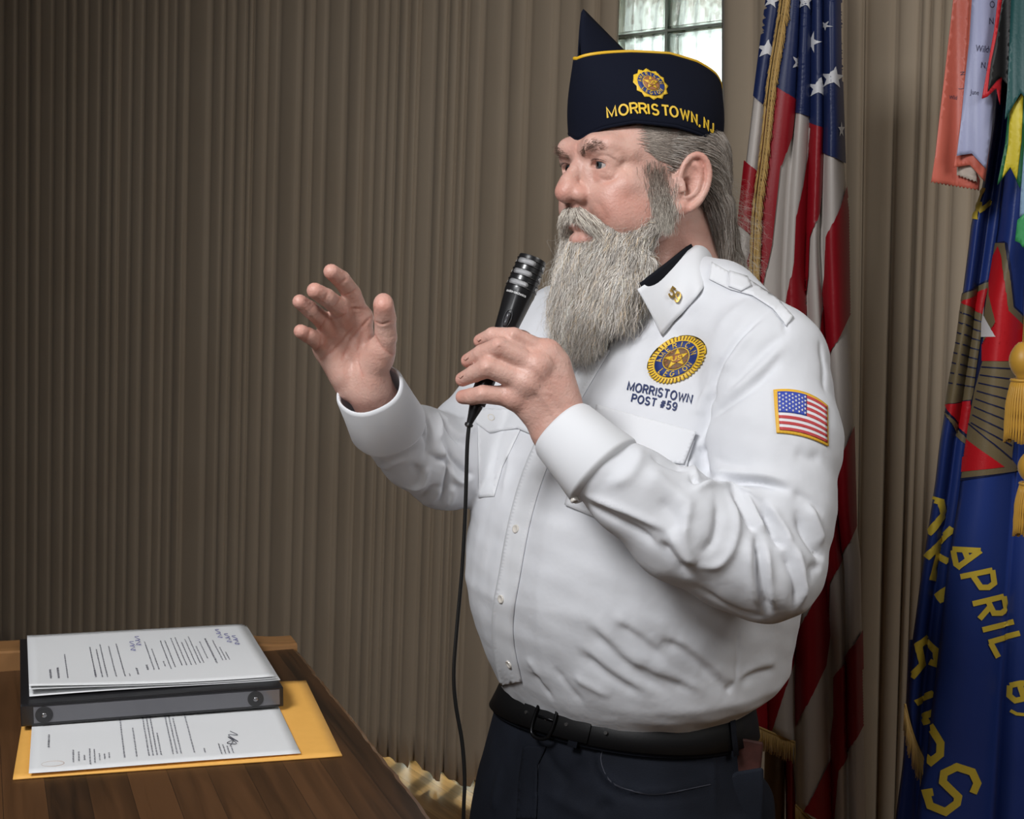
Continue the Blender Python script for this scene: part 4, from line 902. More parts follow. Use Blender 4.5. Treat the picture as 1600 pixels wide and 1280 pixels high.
for l in (((-20, -94, -59), (0, -100, -60), (20, -94, -59)), ((-18, -96, -45), (0, -103, -43), (18, -96, -45))):
    for q in smoothpath(np.array(l), 9): tint(hw(q), .0055, (.50, .20, .17), .55)
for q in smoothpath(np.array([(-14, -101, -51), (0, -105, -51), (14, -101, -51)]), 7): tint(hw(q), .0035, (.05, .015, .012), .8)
for pts, rs in list(FR.values())+list(FLh.values()):
    tint(pts[-1], .013, (.60, .20, .145), .6); tint(pts[1], .010, (.60, .24, .18), .4); tint(pts[0], .011, (.58, .25, .19), .35)
tint(rh(1020, 560, 1.36), .016, (.60, .21, .155), .6)
for p in ML.values(): tint(p, .014, (.60, .20, .15), .5)
tint(lh(740, 950, 1.31), .030, (.48, .25, .20), .5); tint(rh(640, 1000, 1.40), .03, (.66, .38, .30), .4)
r = np.random.default_rng(11)
vis = np.where((bn@np.array([-.2, -1, 0])) > .1)[0]
for i in r.choice(vis, 420): 
    m = np.abs(bv-bv[i]).max(1) < .006
    idx = np.where(m)[0]; d = np.linalg.norm(bv[idx]-bv[i], axis=1); a = (.30*r.uniform(.3, 1)*np.exp(-(d/(.001+.0022*r.random()))**2))[:, None]; col[idx] = col[idx]*(1-a)+np.array([.33, .13, .08])*a
for q in CREASE:  # reddish creases, darkened to paint in shade the relief barely shows
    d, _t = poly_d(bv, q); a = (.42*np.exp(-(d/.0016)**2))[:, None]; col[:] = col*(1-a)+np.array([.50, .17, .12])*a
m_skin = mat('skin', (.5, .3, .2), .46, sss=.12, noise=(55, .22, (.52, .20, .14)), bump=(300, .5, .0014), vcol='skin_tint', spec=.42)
body = quads('body', bv, bq, m_skin, None, True); reparent(body, MAN)
def set_col(me, name, c):
    a = me.color_attributes.new(name, 'FLOAT_COLOR', 'POINT'); a.data.foreach_set('color', np.concatenate([c, np.ones((len(c), 1))], 1).astype(np.float32).ravel())
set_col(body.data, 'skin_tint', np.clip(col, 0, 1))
# eyes
m_scl = mat('sclera', (.46, .40, .375), .25, coat=.5); m_iris = mat('iris', (.045, .062, .070), .3, noise=(400, .7, (.03, .04, .05)), coat=.8); m_pup = mat('pupil', (.004, .004, .004), .1, coat=1)
for s_ in (1, -1):
    g_ = np.array([-.02 if s_ > 0 else -.02, -1, .02]); g_ /= np.linalg.norm(g_); g_ = MH@g_
    c = hw(EC[s_]); bm = bmesh.new(); bmesh.ops.create_uvsphere(bm, u_segments=48, v_segments=40, radius=ER*.001)
    q = Vector(g_).to_track_quat('Z', 'Y').to_matrix()
    for v in bm.verts:
        z_ = v.co.z/(ER*.001)
        if z_ > .86: v.co *= 1+.05*(z_-.86)/.14
    for f in bm.faces:
        a = math.degrees(math.acos(max(-1, min(1, f.calc_center_median().normalized().z)))); f.material_index = 2 if a < 14 else (1 if a < 32 else 0); f.smooth = True
    for v in bm.verts: v.co = q@v.co+Vector(c)
    me = bpy.data.meshes.new('eye'); bm.to_mesh(me); bm.free(); reparent(link('eye', me, [m_scl, m_iris, m_pup]), MAN)
# finger nails on the hand that holds the microphone
m_nail = mat('nail', (.62, .36, .29), .25, coat=.4)
BB = bvh_of(bv, bq)
for pl in ([(262, 604), (270, 592), (284, 590), (288, 602), (272, 614)], [(180, 726), (190, 712), (204, 706), (210, 716), (192, 732)], [(150, 838), (158, 824), (172, 818), (178, 828), (160, 846)]):
    V_, F_ = poly_mesh(L_(pl), 2); o = lay('fingernail', V_, F_, lambda x, y: hit(BB, x, y), m_nail, .0004, None, None, True, .0005)
    if o is not None: reparent(o, MAN)
# ================================================================== clothes
m_shirt = mat('shirt_cloth', (.66, .67, .70), .8, sheen=.05, spec=.25, bump=(26, .30, .006)); m_shirt2 = mat('shirt_trim', (.70, .71, .735), .8, sheen=.05, spec=.25, bump=(900, .12, .0004))
m_jean = mat('denim', (.006, .0075, .0125), .85, spec=.2, noise=(14, .5, (.012, .015, .024)), bump=(700, .5, .0008)); m_stitch = mat('stitching', (.03, .032, .045), .8)
m_belt = mat('belt_leather', (.004, .004, .0045), .55, spec=.3, bump=(300, .2, .0006)); m_buck = mat('buckle', (.02, .02, .022), .3, .8); m_hole = mat('eyelet', (.30, .30, .30), .3, .9); m_btn = mat('button_shell', (.70, .66, .60), .2, coat=.6)
m_under = mat('undershirt', (.008, .009, .013), .9, spec=.15)
SF = Field()
lv = [(400, 1010, 1095), (450, 960, 1130), (500, 880, 1180), (560, 845, 1215), (620, 800, 1235), (700, 765, 1245), (780, 745, 1250), (850, 736, 1250), (900, 735, 1247), (950, 742, 1238), (1000, 757, 1226), (1035, 771, 1220), (1055, 780, 1203), (1075, 789, 1172), (1105, 800, 1150)]
tf, tring, _ = loft(lv, [(400, .75), (500, .58), (620, .70), (780, .92), (900, 1.0), (1000, .95), (1100, .85)])
SF.fn(tf, PY(990, 760, TY), .5, 0)
def sw(pts, rs, k0, k):
    for i in range(len(pts)-1):
        SF.cap(pts[i], pts[i+1], rs[i], rs[i+1], k0 if i == 0 else k)
sw([P(1062, 452, 1.52), P(1120, 480, 1.50), P(1192, 573, 1.435)], [.045, .052, .070], .03, .02)
sw([P(1192, 573, 1.435), P(1208, 690, 1.40), P(1205, 790, 1.375), P(1196, 878, 1.355)], [.0735, .0735, .0675, .0635], .012, .012)
sw([P(1196, 878, 1.355), P(1150, 862, 1.35), P(1065, 822, 1.33), P(985, 765, 1.317), P(938, 731, 1.31)], [.0635, .062, .058, .046, .0375], .008, .010)
sw([P(930, 490, 1.62), P(878, 512, 1.69), P(790, 630, 1.66), P(700, 724, 1.60)], [.05, .056, .058, .058], .02, .012)
sw([P(700, 724, 1.60), P(655, 700, 1.55), P(607, 664, 1.48)], [.059, .051, .0365], .008, .010)
t0 = time.time(); sv, sq = nets(SF, (-.20, 1.20, .93), (.46, 1.84, 1.66), .0028, slack=1.6)
sv = relax(sv, sq, 5, .5); sn = normals(sv, sq); SB0 = bvh_of(sv, sq); print('shirt', len(sv), time.time()-t0)
Z7 = lambda l: [(820+.375*x, 620+.375*y) for x, y in l]
Z6 = lambda l: [(500+.2657*x, 560+.2657*y) for x, y in l]
Z5 = lambda l: [(940+.2375*x, 400+.2375*y) for x, y in l]
FOLD = [  # (points, width, height)
 (Z7([(740, 350), (800, 352), (900, 352), (1000, 362), (1110, 392)]), .0075, -.012), (Z7([(700, 395), (760, 368), (850, 372), (930, 392), (1000, 430)]), .0075, .009),
 (Z7([(760, 310), (860, 316), (980, 330), (1120, 355)]), .010, .006),
 (Z7([(870, 400), (900, 470), (935, 530), (962, 560)]), .006, -.007), (Z7([(905, 390), (940, 450), (975, 520), (1000, 570)]), .006, .007), (Z7([(985, 455), (1010, 520), (1045, 590), (1080, 632)]), .006, -.009), (Z7([(1010, 430), (1050, 500), (1090, 570), (1110, 640)]), .007, .007),
 (Z7([(840, 390), (870, 470), (880, 560), (850, 650), (800, 700), (715, 705)]), .009, .006), (Z7([(800, 420), (810, 520), (790, 600), (740, 660)]), .010, -.006), (Z7([(690, 430), (670, 520), (665, 600), (705, 700)]), .009, .006),
 (Z7([(968, 560), (972, 660), (980, 760), (1000, 860), (1015, 915)]), .007, -.009), (Z7([(1000, 600), (1010, 700), (1020, 800), (1035, 890)]), .008, .008), (Z7([(940, 580), (935, 680), (950, 800), (985, 900)]), .009, .006),
 (Z7([(1080, 640), (1110, 720), (1130, 800), (1120, 890)]), .008, -.008), (Z7([(1110, 600), (1150, 700), (1165, 790), (1150, 870)]), .008, .007),
 (Z7([(1250, 672), (1210, 640), (1160, 560), (1130, 470)]), .008, -.008), (Z7([(1240, 710), (1200, 720), (1165, 790)]), .008, -.006), (Z7([(1180, 440), (1215, 540), (1240, 620)]), .010, .007), (Z7([(1110, 400), (1180, 430), (1245, 500)]), .009, -.005),
 (Z7([(245, 405), (330, 440), (430, 480), (520, 520), (600, 560)]), .007, .0055), (Z7([(250, 440), (330, 490), (420, 535), (500, 580), (560, 640)]), .008, -.006), (Z7([(600, 560), (650, 640), (700, 702)]), .007, .008), (Z7([(565, 600), (620, 680), (690, 760)]), .009, -.008),
 (Z7([(280, 470), (330, 560), (420, 640), (520, 700), (600, 760)]), .006, .005), (Z7([(700, 780), (800, 850), (900, 900), (1000, 920)]), .010, -.004), (Z7([(480, 200), (470, 270), (420, 340), (330, 370)]), .012, .005), (Z7([(520, 240), (600, 280), (680, 310)]), .010, -.005), (Z7([(560, 420), (620, 500), (640, 560)]), .012, -.004),
 (Z7([(500, 300), (600, 380), (700, 470)]), .016, .005), (Z7([(690, 320), (720, 360), (760, 345)]), .006, -.006),
 # upper sleeve and armhole
 (Z5([(1220, 510), (1140, 560), (1050, 640), (960, 740), (880, 830), (800, 930)]), .010, -.004), (Z5([(1220, 560), (1120, 660), (1020, 760), (900, 860), (780, 960)]), .011, .005), (Z5([(1100, 360), (980, 460), (880, 560), (820, 650), (760, 740), (725, 860), (740, 960)]), .008, -.007), (Z5([(1060, 420), (930, 560), (850, 680), (800, 780)]), .010, .005),
 (Z5([(1180, 650), (1100, 760), (1000, 850), (880, 940), (760, 1020), (690, 1100)]), .010, -.006), (Z5([(740, 860), (700, 960), (680, 1080), (650, 1240)]), .007, -.009), (Z5([(700, 860), (660, 960), (640, 1060)]), .010, .004), (Z5([(1440, 560), (1460, 720), (1470, 900)]), .006, -.004),
 (Z5([(1215, 300), (1150, 360), (1200, 420), (1218, 520)]), .004, -.0035), (Z7([(735, 200), (740, 260), (760, 330)]), .008, -.010), (Z7([(690, 260), (700, 310), (715, 350)]), .008, .006),
 (Z7([(780, 250), (860, 290), (960, 300)]), .012, -.004), (Z7([(1120, 230), (1180, 260), (1240, 250)]), .012, -.003),
 (Z5([(700, 220), (620, 330), (540, 420), (450, 520)]), .014, .003), (Z5([(980, 280), (860, 380), (740, 500)]), .014, .003),
 # far sleeve
 (Z6([(200, 395), (260, 470), (300, 560), (380, 640), (430, 610), (500, 600)]), .007, .005), (Z6([(500, 290), (450, 380), (390, 470), (300, 500), (240, 520)]), .008, -.006), (Z6([(500, 300), (560, 370), (630, 480), (640, 540)]), .006, -.006), (Z6([(480, 330), (470, 420), (420, 520), (360, 580)]), .009, .006),
 (Z6([(590, 240), (620, 330), (650, 420), (640, 520), (620, 600)]), .006, -.006), (Z6([(630, 260), (680, 340), (700, 420), (690, 500)]), .007, .007), (Z6([(670, 300), (740, 400), (800, 470), (860, 520)]), .006, -.006), (Z6([(560, 240), (640, 250), (700, 330), (760, 380)]), .007, .006),
 (Z6([(620, 560), (690, 590), (745, 610), (750, 680), (730, 790), (700, 890)]), .006, -.007), (Z6([(640, 600), (620, 680), (590, 750), (480, 760)]), .008, .006), (Z6([(700, 470), (720, 560), (760, 660), (830, 720), (900, 710)]), .007, .008), (Z6([(740, 500), (790, 600), (860, 680), (905, 690)]), .006, -.007),
 (Z6([(300, 640), (400, 740), (500, 800), (560, 860)]), .008, -.004), (Z6([(560, 860), (620, 800), (690, 740)]), .008, -.005), (Z6([(600, 880), (680, 820), (720, 760)]), .007, .005), (Z6([(760, 740), (780, 800), (740, 880)]), .008, .006), (Z6([(330, 580), (300, 500), (250, 430)]), .007, -.004), (Z6([(540, 620), (600, 700), (600, 750)]), .008, -.005),
 (Z6([(820, 460), (880, 440), (900, 400)]), .006, .004), (Z6([(640, 250), (760, 300), (860, 350)]), .008, -.004),
 # belly: diagonal drag folds down to the belt
 (Z7([(360, 905), (420, 945), (500, 990), (580, 1060)]), .008, .005), (Z7([(380, 940), (450, 985), (520, 1045), (600, 1110)]), .008, -.006), (Z7([(560, 1015), (640, 1050), (720, 1110), (830, 1210)]), .007, -.008), (Z7([(590, 1000), (680, 1040), (770, 1110), (860, 1200)]), .008, .006),
 (Z7([(260, 960), (320, 1020), (400, 1100), (500, 1175), (620, 1235)]), .008, -.007), (Z7([(280, 930), (350, 1000), (430, 1070), (530, 1140), (650, 1200)]), .009, .006), (Z7([(220, 1060), (300, 1130), (400, 1200), (500, 1250)]), .008, -.006), (Z7([(230, 1030), (330, 1110), (430, 1175), (560, 1240)]), .007, .004),
 (Z7([(200, 1160), (270, 1200), (360, 1250)]), .007, .005), (Z7([(40, 1150), (70, 1200), (120, 1270)]), .006, -.005), (Z7([(10, 1080), (50, 1150), (90, 1230)]), .006, .004), (Z7([(120, 1130), (180, 1210), (240, 1280)]), .007, -.004),
 (Z7([(460, 1120), (560, 1170), (700, 1230)]), .007, -.005), (Z7([(440, 1040), (540, 1110), (660, 1180), (760, 1230)]), .007, .004), (Z7([(890, 960), (888, 1060), (884, 1180)]), .004, -.0025), (Z7([(1040, 1140), (980, 1150), (900, 1190)]), .006, -.007), (Z7([(1050, 1110), (980, 1120), (900, 1160)]), .008, .005), (Z7([(870, 1190), (840, 1230)]), .005, -.005),
 ([(905, 560), (880, 640), (860, 700)], .014, .003), ([(960, 470), (940, 520), (925, 560)], .010, -.003), ([(780, 690), (772, 730), (770, 770)], .007, -.003), ([(800, 690), (795, 730), (785, 780)], .008, .003),
]
tmp = sv.copy()
for pts, w1, h1 in FOLD:
    q = hits(SB0, pts, 16)
    belly = pts[0][1] > 958 and pts[0][0] < 1215 and w1 >= .005 and min(p[1] for p in pts) > 958
    if belly: w1, h1 = w1*1.6, h1*.72
    if len(q) > 2:
        jump = np.linalg.norm(np.diff(q, axis=0), axis=1).max()
        if jump > .09: continue
        stroke(sv, sn, q, w1*.85, h1*.95)
# fine puckers everywhere, stretched along the pull of the cloth
def wob(p, f, ph): return np.sin(p@np.array(f)+ph)
sv += sn*(.0007*wob(sv, (60, 40, 85), 0)*wob(sv, (-30, 75, 20), 1)+.0005*wob(sv, (130, -60, 90), 2)*wob(sv, (-40, 90, 120), .5))[:, None]
sv = relax(sv, sq, 1, .3); sn = normals(sv, sq); SB = bvh_of(sv, sq)
TFd = Field(); TFd.fn(tf, PY(990, 760, TY), .5, 0); tv, tq = nets(TFd, (-.20, 1.20, .93), (.46, 1.84, 1.56), .006, slack=1.6); tv = relax(tv, tq, 3, .5); TB = bvh_of(tv, tq)
T_ = lambda x, y: hit(TB, x, y)
shirt = quads('shirt', sv, sq, m_shirt, None, True); reparent(shirt, MAN)
def part(o, root=MAN, par=None):
    if par is not None:      # sub-part of a part whose own matrix is the identity in world space
        o.parent = par; o.matrix_parent_inverse = Matrix.Identity(4)
    return o
S_ = lambda x, y: hit(SB, x, y)
def slay(name, polys, m, off, thick=0, par=None, maxe=8, f=None):
    V, F = merge2([poly_mesh(p, maxe) for p in polys]); o = lay(name, V, F, f or S_, m, off, None, None, True, thick)
    if o is not None: part(o, par=par or shirt)
    return o
# cuffs: open tubes of double cloth
def cuff(name, a, b, ra, rb, m, gap_dir):
    a, b = np.array(a), np.array(b); ax = b-a; ax /= np.linalg.norm(ax); u = np.cross(ax, [0, 0, 1]); u /= np.linalg.norm(u); v = np.cross(ax, u); V = []; F = []; n = 48; prof = [(-.06, -.010), (0, .0015), (.05, .0028), (.5, .0018), (.94, .0018), (1.0, .0004), (1.0, -.0016), (.9, -.0028), (.2, -.003)]
    L = np.linalg.norm(b-a)
    for k in range(n):
        t = 2*math.pi*k/n; wv = 1+.035*math.sin(2*t+1)+.015*math.sin(5*t)
        for s_, o_ in prof: rr = (ra+(rb-ra)*s_)*wv+o_; V.append(a+ax*L*s_+(u*math.cos(t)+v*math.sin(t))*rr)
    m_ = len(prof)
    for k in range(n):
        for j in range(m_-1): k2 = (k+1) % n; F.append([k*m_+j, k2*m_+j, k2*m_+j+1, k*m_+j+1])
    o = pydata(name, V, F, m, None, True); bm = bmesh.new(); bm.from_mesh(o.data); bmesh.ops.recalc_face_normals(bm, faces=bm.faces[:]); bm.to_mesh(o.data); bm.free(); part(o, par=shirt); return o
cuff('cuff', P(944, 738, 1.312), P(876, 669, 1.333), .0455, .0370, m_shirt2, 0)
cuff('cuff', P(608, 668, 1.482), P(577, 607, 1.425), .0420, .0365, m_shirt2, 0)
def button(px, py, bv_, r_=.0055, par=None, m=None):
    p_, n_ = hit(bv_, px, py)
    if p_ is None: return
    n_ = Vector(n_).normalized(); M_ = Matrix.Translation(Vector(p_)+n_*.002) @ n_.to_track_quat('Z', 'Y').to_matrix().to_4x4(); mb = MB(); pr = [(0, .0006), (.55, .0006), (.75, .0016), (.95, .0014), (1, 0), (.9, -.002)]; N = 20
    V = [M_@Vector((0, 0, .0006))]+[M_@Vector((r_*a*math.cos(2*math.pi*k/N), r_*a*math.sin(2*math.pi*k/N), z_)) for a, z_ in pr[1:] for k in range(N)]
    F = [[0, 1+k, 1+(k+1) % N] for k in range(N)]+[[1+j*N+k, 1+(j+1)*N+k, 1+(j+1)*N+(k+1) % N, 1+j*N+(k+1) % N] for j in range(len(pr)-2) for k in range(N)]
    mb.add([tuple(q) for q in V], F); o = mb.build('button', m or m_btn, None, smooth=True); part(o, par=par or shirt)
PL = smoothpath([(940, 540, 0), (925, 565, 0), (882, 640, 0), (840, 726, 0), (814, 810, 0), (797, 900, 0), (787, 960, 0), (788, 1010, 0), (800, 1068, 0)], 34)[:, :2]
wl_ = 33
slay('placket', thick_stroke([tuple(q) for q in PL], wl_), m_shirt2, .0008, .0012, maxe=9)
st = [tuple(q+np.array([14, 2])) for q in PL]
for x, y in ((808, 827), (785, 936), (797, 1037), (868, 665)): button(x, y, SB, .0052)
slay('pocket', [[(885, 790), (980, 830), (1060, 800), (1075, 720), (1085, 690), (935, 640), (905, 700)]], m_shirt2, .0035, .0008, f=T_)
slay('pocket_flap', [[(936, 636), (1088, 676), (1068, 727), (1015, 722), (985, 700), (930, 680)]], m_shirt2, .0052, .0016, f=T_)
slay('pocket', [[(746, 664), (748, 778), (773, 776), (786, 730), (814, 672)]], m_shirt2, .0005, .0008)
slay('pocket_flap', [[(742, 640), (743, 662), (763, 677), (811, 671), (852, 690), (850, 640)]], m_shirt2, .0018, .0014)
button(766, 654, SB, .005)
# shoulder strap
slay('shoulder_strap', [[(1112, 412), (1140, 428), (1165, 437), (1212, 468), (1238, 497), (1228, 512), (1206, 484), (1175, 464), (1140, 454), (1108, 438)]], m_shirt2, .0016, .0014)
slay('shoulder_strap_tab', [[(1139, 428), (1165, 437), (1172, 452), (1158, 460), (1138, 452)]], m_shirt2, .0045, .0015); button(1157, 440, SB, .0048)
# collar: folded leaf over a dark undershirt
def strip(name, A, B, nu, nv, m, thick, bulge=0.0, par=None):
    A = smoothpath(A, nu); B = smoothpath(B, nu); V = []; Q = []
    for j in range(nv+1):
        t = j/nv
        for i in range(nu): V.append(A[i]*(1-t)+B[i]*t+np.array([0, -1, .4])*bulge*math.sin(math.pi*t))
    for j in range(nv):
        for i in range(nu-1): a = j*nu+i; Q.append([a, a+1, a+nu+1, a+nu])
    o = quads(name, np.array(V), np.array(Q), m, None, True); s_ = o.modifiers.new('s', 'SOLIDIFY'); s_.thickness = thick; s_.offset = 0
    part(o, par=par or shirt); return o
def son(px, py, off=.004):
    a, n = hit(SB, px, py)
    return a+n*off if a is not None else P(px, py, 1.5)
inner = [P(1141, 402, 1.60), P(1124, 378, 1.57), P(1108, 370, 1.545), P(1085, 385, 1.505), P(1050, 412, 1.475), P(1020, 436, 1.455), P(996, 452, 1.445)]
outer = [P(1148, 425, 1.60), P(1132, 418, 1.56), P(1118, 426, 1.53), son(1098, 455, .003), son(1073, 486, .003), son(1052, 508, .003), son(1035, 527, .003)]
strip('collar', inner, outer, 40, 10, m_shirt2, .0022, .003)
uc = [P(1126, 372, 1.60), P(1102, 366, 1.545), P(1075, 384, 1.50), P(1045, 408, 1.468), P(1015, 431, 1.448), P(994, 445, 1.458), P(970, 455, 1.50)]
ud = [P(1130, 392, 1.60), P(1110, 390, 1.55), P(1082, 404, 1.505), P(1052, 428, 1.475), P(1020, 448, 1.455), P(1000, 462, 1.462), P(975, 470, 1.51)]
strip('undershirt_collar', uc, ud, 36, 5, m_under, .004, .001)
# ---------------- trousers, belt
jl = [(1070, 800, 1158), (1095, 792, 1160), (1120, 778, 1164), (1160, 768, 1168), (1200, 758, 1176), (1214, 754, 1190), (1230, 750, 1192), (1280, 741, 1192), (1330, 735, 1194), (1380, 750, 1185)]
jf, jring, _ = loft(jl, [(1070, .84), (1300, .80)])
JF = Field(); JF.fn(jf, PY(970, 1200, TY), .3, 0)
lv_ = MT[:, 0]; zc_ = PY(970, 1340, TY); ctr = np.array([zc_[0], TY, 0])
for s_ in (1, -1):
    hp_ = ctr+lv_*s_*.095+np.array([0, 0, .80]); kn = ctr+lv_*s_*.11-MT[:, 1]*.01+np.array([0, 0, .45]); an = ctr+lv_*s_*.12+np.array([0, 0, FZ+.08])
    JF.cap(hp_, kn, .098, .072, .03); JF.cap(kn, an, .072, .055, .02)
jv, jq = nets(JF, (-.12, 1.3, FZ+.01), (.42, 1.86, 1.01), .0055, slack=1.6); jv = relax(jv, jq, 2, .5); jn = normals(jv, jq); JB0 = bvh_of(jv, jq)
J = lambda l: [(540+.4375*x, 1000+.4375*y) for x, y in l]
for l, w1, h1 in [([(640, 380), (625, 460), (620, 560), (615, 640)], .006, -.003), ([(920, 360), (900, 420), (930, 490), (1000, 530), (1120, 545), (1300, 510)], .004, .003), ([(905, 370), (885, 430), (915, 510), (1000, 555), (1120, 570), (1300, 540)], .004, -.003), ([(700, 380), (740, 450), (800, 520)], .010, -.004), ([(560, 450), (540, 540), (530, 620)], .012, .004), ([(700, 540), (820, 600), (900, 640)], .012, .004), ([(860, 420), (800, 500), (720, 600)], .011, -.004), ([(950, 580), (900, 620)], .01, -.004), ([(1310, 370), (1315, 500), (1320, 640)], .004, .002), ([(720, 380), (700, 470), (690, 560), (690, 640)], .004, .0025)]:
    q = hits(JB0, J(l), 12)
    if len(q) > 2: stroke(jv, jn, q, w1, h1)
jn = normals(jv, jq); JB = bvh_of(jv, jq); jeans = quads('jeans', jv, jq, m_jean, None, True); reparent(jeans, MAN)
Jh = lambda x, y: hit(JB, x, y)
def jlay(name, polys, m, off, thick=0, maxe=8):
    V, F = merge2([poly_mesh(p, maxe) for p in polys]); o = lay(name, V, F, Jh, m, off, None, None, True, thick)
    if o is not None: part(o, par=jeans)
    return o
jlay('stitching', thick_stroke([tuple(q) for q in smoothpath([(*a, 0) for a in J([(925, 372), (912, 430), (942, 500), (1010, 535), (1120, 550), (1302, 516)])], 24)[:, :2]], 1.6), m_stitch, .0008)
jlay('stitching', thick_stroke([tuple(q) for q in smoothpath([(*a, 0) for a in J([(715, 385), (690, 450), (685, 540), (675, 640)])], 16)[:, :2]], 1.6), m_stitch, .0008)
0 and jlay('back_pocket', [[(1142, 1212), (1150, 1207), (1190, 1200), (1189, 1300), (1132, 1300), (1138, 1240)]], m_jean, .001, .003)
jlay('fly', [J([(640, 380), (720, 380), (690, 450), (685, 640), (615, 640), (622, 500)])], m_jean, .001, .0018)
tiltv = .115
def waist(t, dr, dz):
    """point of the waist ring: angle t in the torso frame"""
    zb = PY(970, 1098, TY)[2]+dz; c, a, b = jring(zb); ca, sa = math.cos(t), math.sin(t); n = 2.3
    rr = (abs(ca)**n+abs(sa)**n)**(-1/n); v = MT[:, 0]*(a*rr+dr)*ca+MT[:, 1]*(b*rr+dr)*sa
    return np.array([c+v[0], TY+v[1], zb-tiltv*v[1]*1.0+.010*(-v[0])/.15])
def band(name, t0_, t1_, dr, z0_, z1_, m, n=90, th=.003, flare=0, par=None):
    V = []; F = []; clo = abs(t1_-t0_-2*math.pi) < 1e-6; 
    for i in range(n):
        t = t0_+(t1_-t0_)*i/(n if clo else n-1)
        for d_, z_ in ((dr, z0_), (dr+th, z0_+.001), (dr+th+flare, (z0_+z1_)/2), (dr+th, z1_-.001), (dr, z1_)): V.append(waist(t, d_, z_))
    for i in range(n if clo else n-1):
        j = (i+1) % n
        for k in range(4): F.append([i*5+k, i*5+k+1, j*5+k+1, j*5+k])
        F.append([i*5+4, i*5, j*5, j*5+4])
    o = pydata(name, V, F, m, None, True); bm = bmesh.new(); bm.from_mesh(o.data); bmesh.ops.recalc_face_normals(bm, faces=bm.faces[:]); bm.to_mesh(o.data); bm.free()
    if par is None: reparent(o, MAN)
    else: part(o, par=par)
    return o
waistband = band('waistband', 0, 2*math.pi, -.004, -.026, .020, m_jean, th=.006, par=jeans)
belt = band('belt', 0, 2*math.pi, .003, -.021, .016, m_belt, th=.004, flare=.0008)
def tw(px):      # ring angle whose near point shows at column px
    ts = np.linspace(-math.pi, math.pi, 721); c = [pix(waist(t, .006, 0)) for t in ts]; c = [(abs(q[0]-px)+(0 if q[2] < 1.56 else 500), t) for q, t in zip(c, ts)]; return min(c)[1]
for px in (904, 1142):
    t = tw(px); band('belt_loop', t-.035, t+.035, .007, -.027, .022, m_jean, n=6, th=.003, par=jeans)
t_ = tw(825); band('belt_tip', t_-.02, tw(925), .0075, -.019, .015, m_belt, n=30, th=.003, par=belt)
for px in (829, 858, 890, 949):
    t = tw(px); c = waist(t, .0115, -.002); n_ = waist(t, .03, -.002)-c; n_ /= np.linalg.norm(n_); mb = MB(); mb.tube([c-n_*.001, c+n_*.0006], .0022, 14); part(mb.build('eyelet', m_hole, None), par=belt)
t = tw(862); pb = [waist(t-.10, .0125, -.021), waist(t-.10, .0125, .018), waist(t+.05, .0125, .018), waist(t+.05, .0125, -.021)]; mb = MB(); mb.tube(smoothpath(pb, 28, True), .0022, 8, True); mb.tube([waist(t-.10, .013, -.001), waist(t+.06, .014, -.001)], .0015, 6); part(mb.build('buckle', m_buck, None, smooth=True), par=belt)
# shoes out of sight below, so that he stands on the floor
m_shoe = mat('shoe', (.015, .013, .012), .4)
for s_ in (1, -1):
    c = ctr+lv_*s_*.125+np.array([0, 0, FZ]); fw = -MT[:, 1]; F_ = Field(); F_.cap(c-fw*.02+np.array([0, 0, .05]), c+fw*.17+np.array([0, 0, .036]), .045, .036, .0); F_.cap(c+np.array([0, 0, .05]), c+np.array([0, 0, .11]), .042, .045, .02)
    F_.fn(lambda p: p[:, 2]-.001, c, .5, .004, '-') if False else None
    v_, q_ = nets(F_, c-.28+np.array([0, 0, .26]), c+.28, .008); v_[:, 2] = np.maximum(v_[:, 2], FZ+.001); reparent(quads('shoe', v_, q_, m_shoe, None, True), MAN)
# wallet in the back pocket
m_wal = mat('wallet_leather', (.055, .018, .014), .45, noise=(60, .6, (.03, .010, .008)), bump=(200, .4, .0006))
wp = [(1152, 1152), (1193, 1160), (1188, 1213), (1149, 1213)]
mb = MB(); V = [P(x, y, 1.505+dz) for dz in (0, .035) for x, y in ((1139, 1213), (1150, 1206), (1193, 1199), (1194, 1240), (1190, 1300), (1134, 1300))]
mb.add(V, [[0, 1, 2, 3, 4, 5], [11, 10, 9, 8, 7, 6]]+[[i, i+6, (i+1) % 6+6, (i+1) % 6] for i in range(6)]); part(mb.build('back_pocket', m_jean, None, bevel=.004, seg=3), par=jeans)
WD = 1.515; mb = MB(); V = [P(x, y, WD+dz) for dz in (0, .014) for x, y in wp]; mb.add(V, [[0, 1, 2, 3], [7, 6, 5, 4], [0, 4, 5, 1], [1, 5, 6, 2], [2, 6, 7, 3], [3, 7, 4, 0]])
wr_ = mb.build('wallet', m_wal, None, bevel=.003, seg=3); tag(wr_, "brown leather wallet sticking out of the man's back trouser pocket", 'wallet')
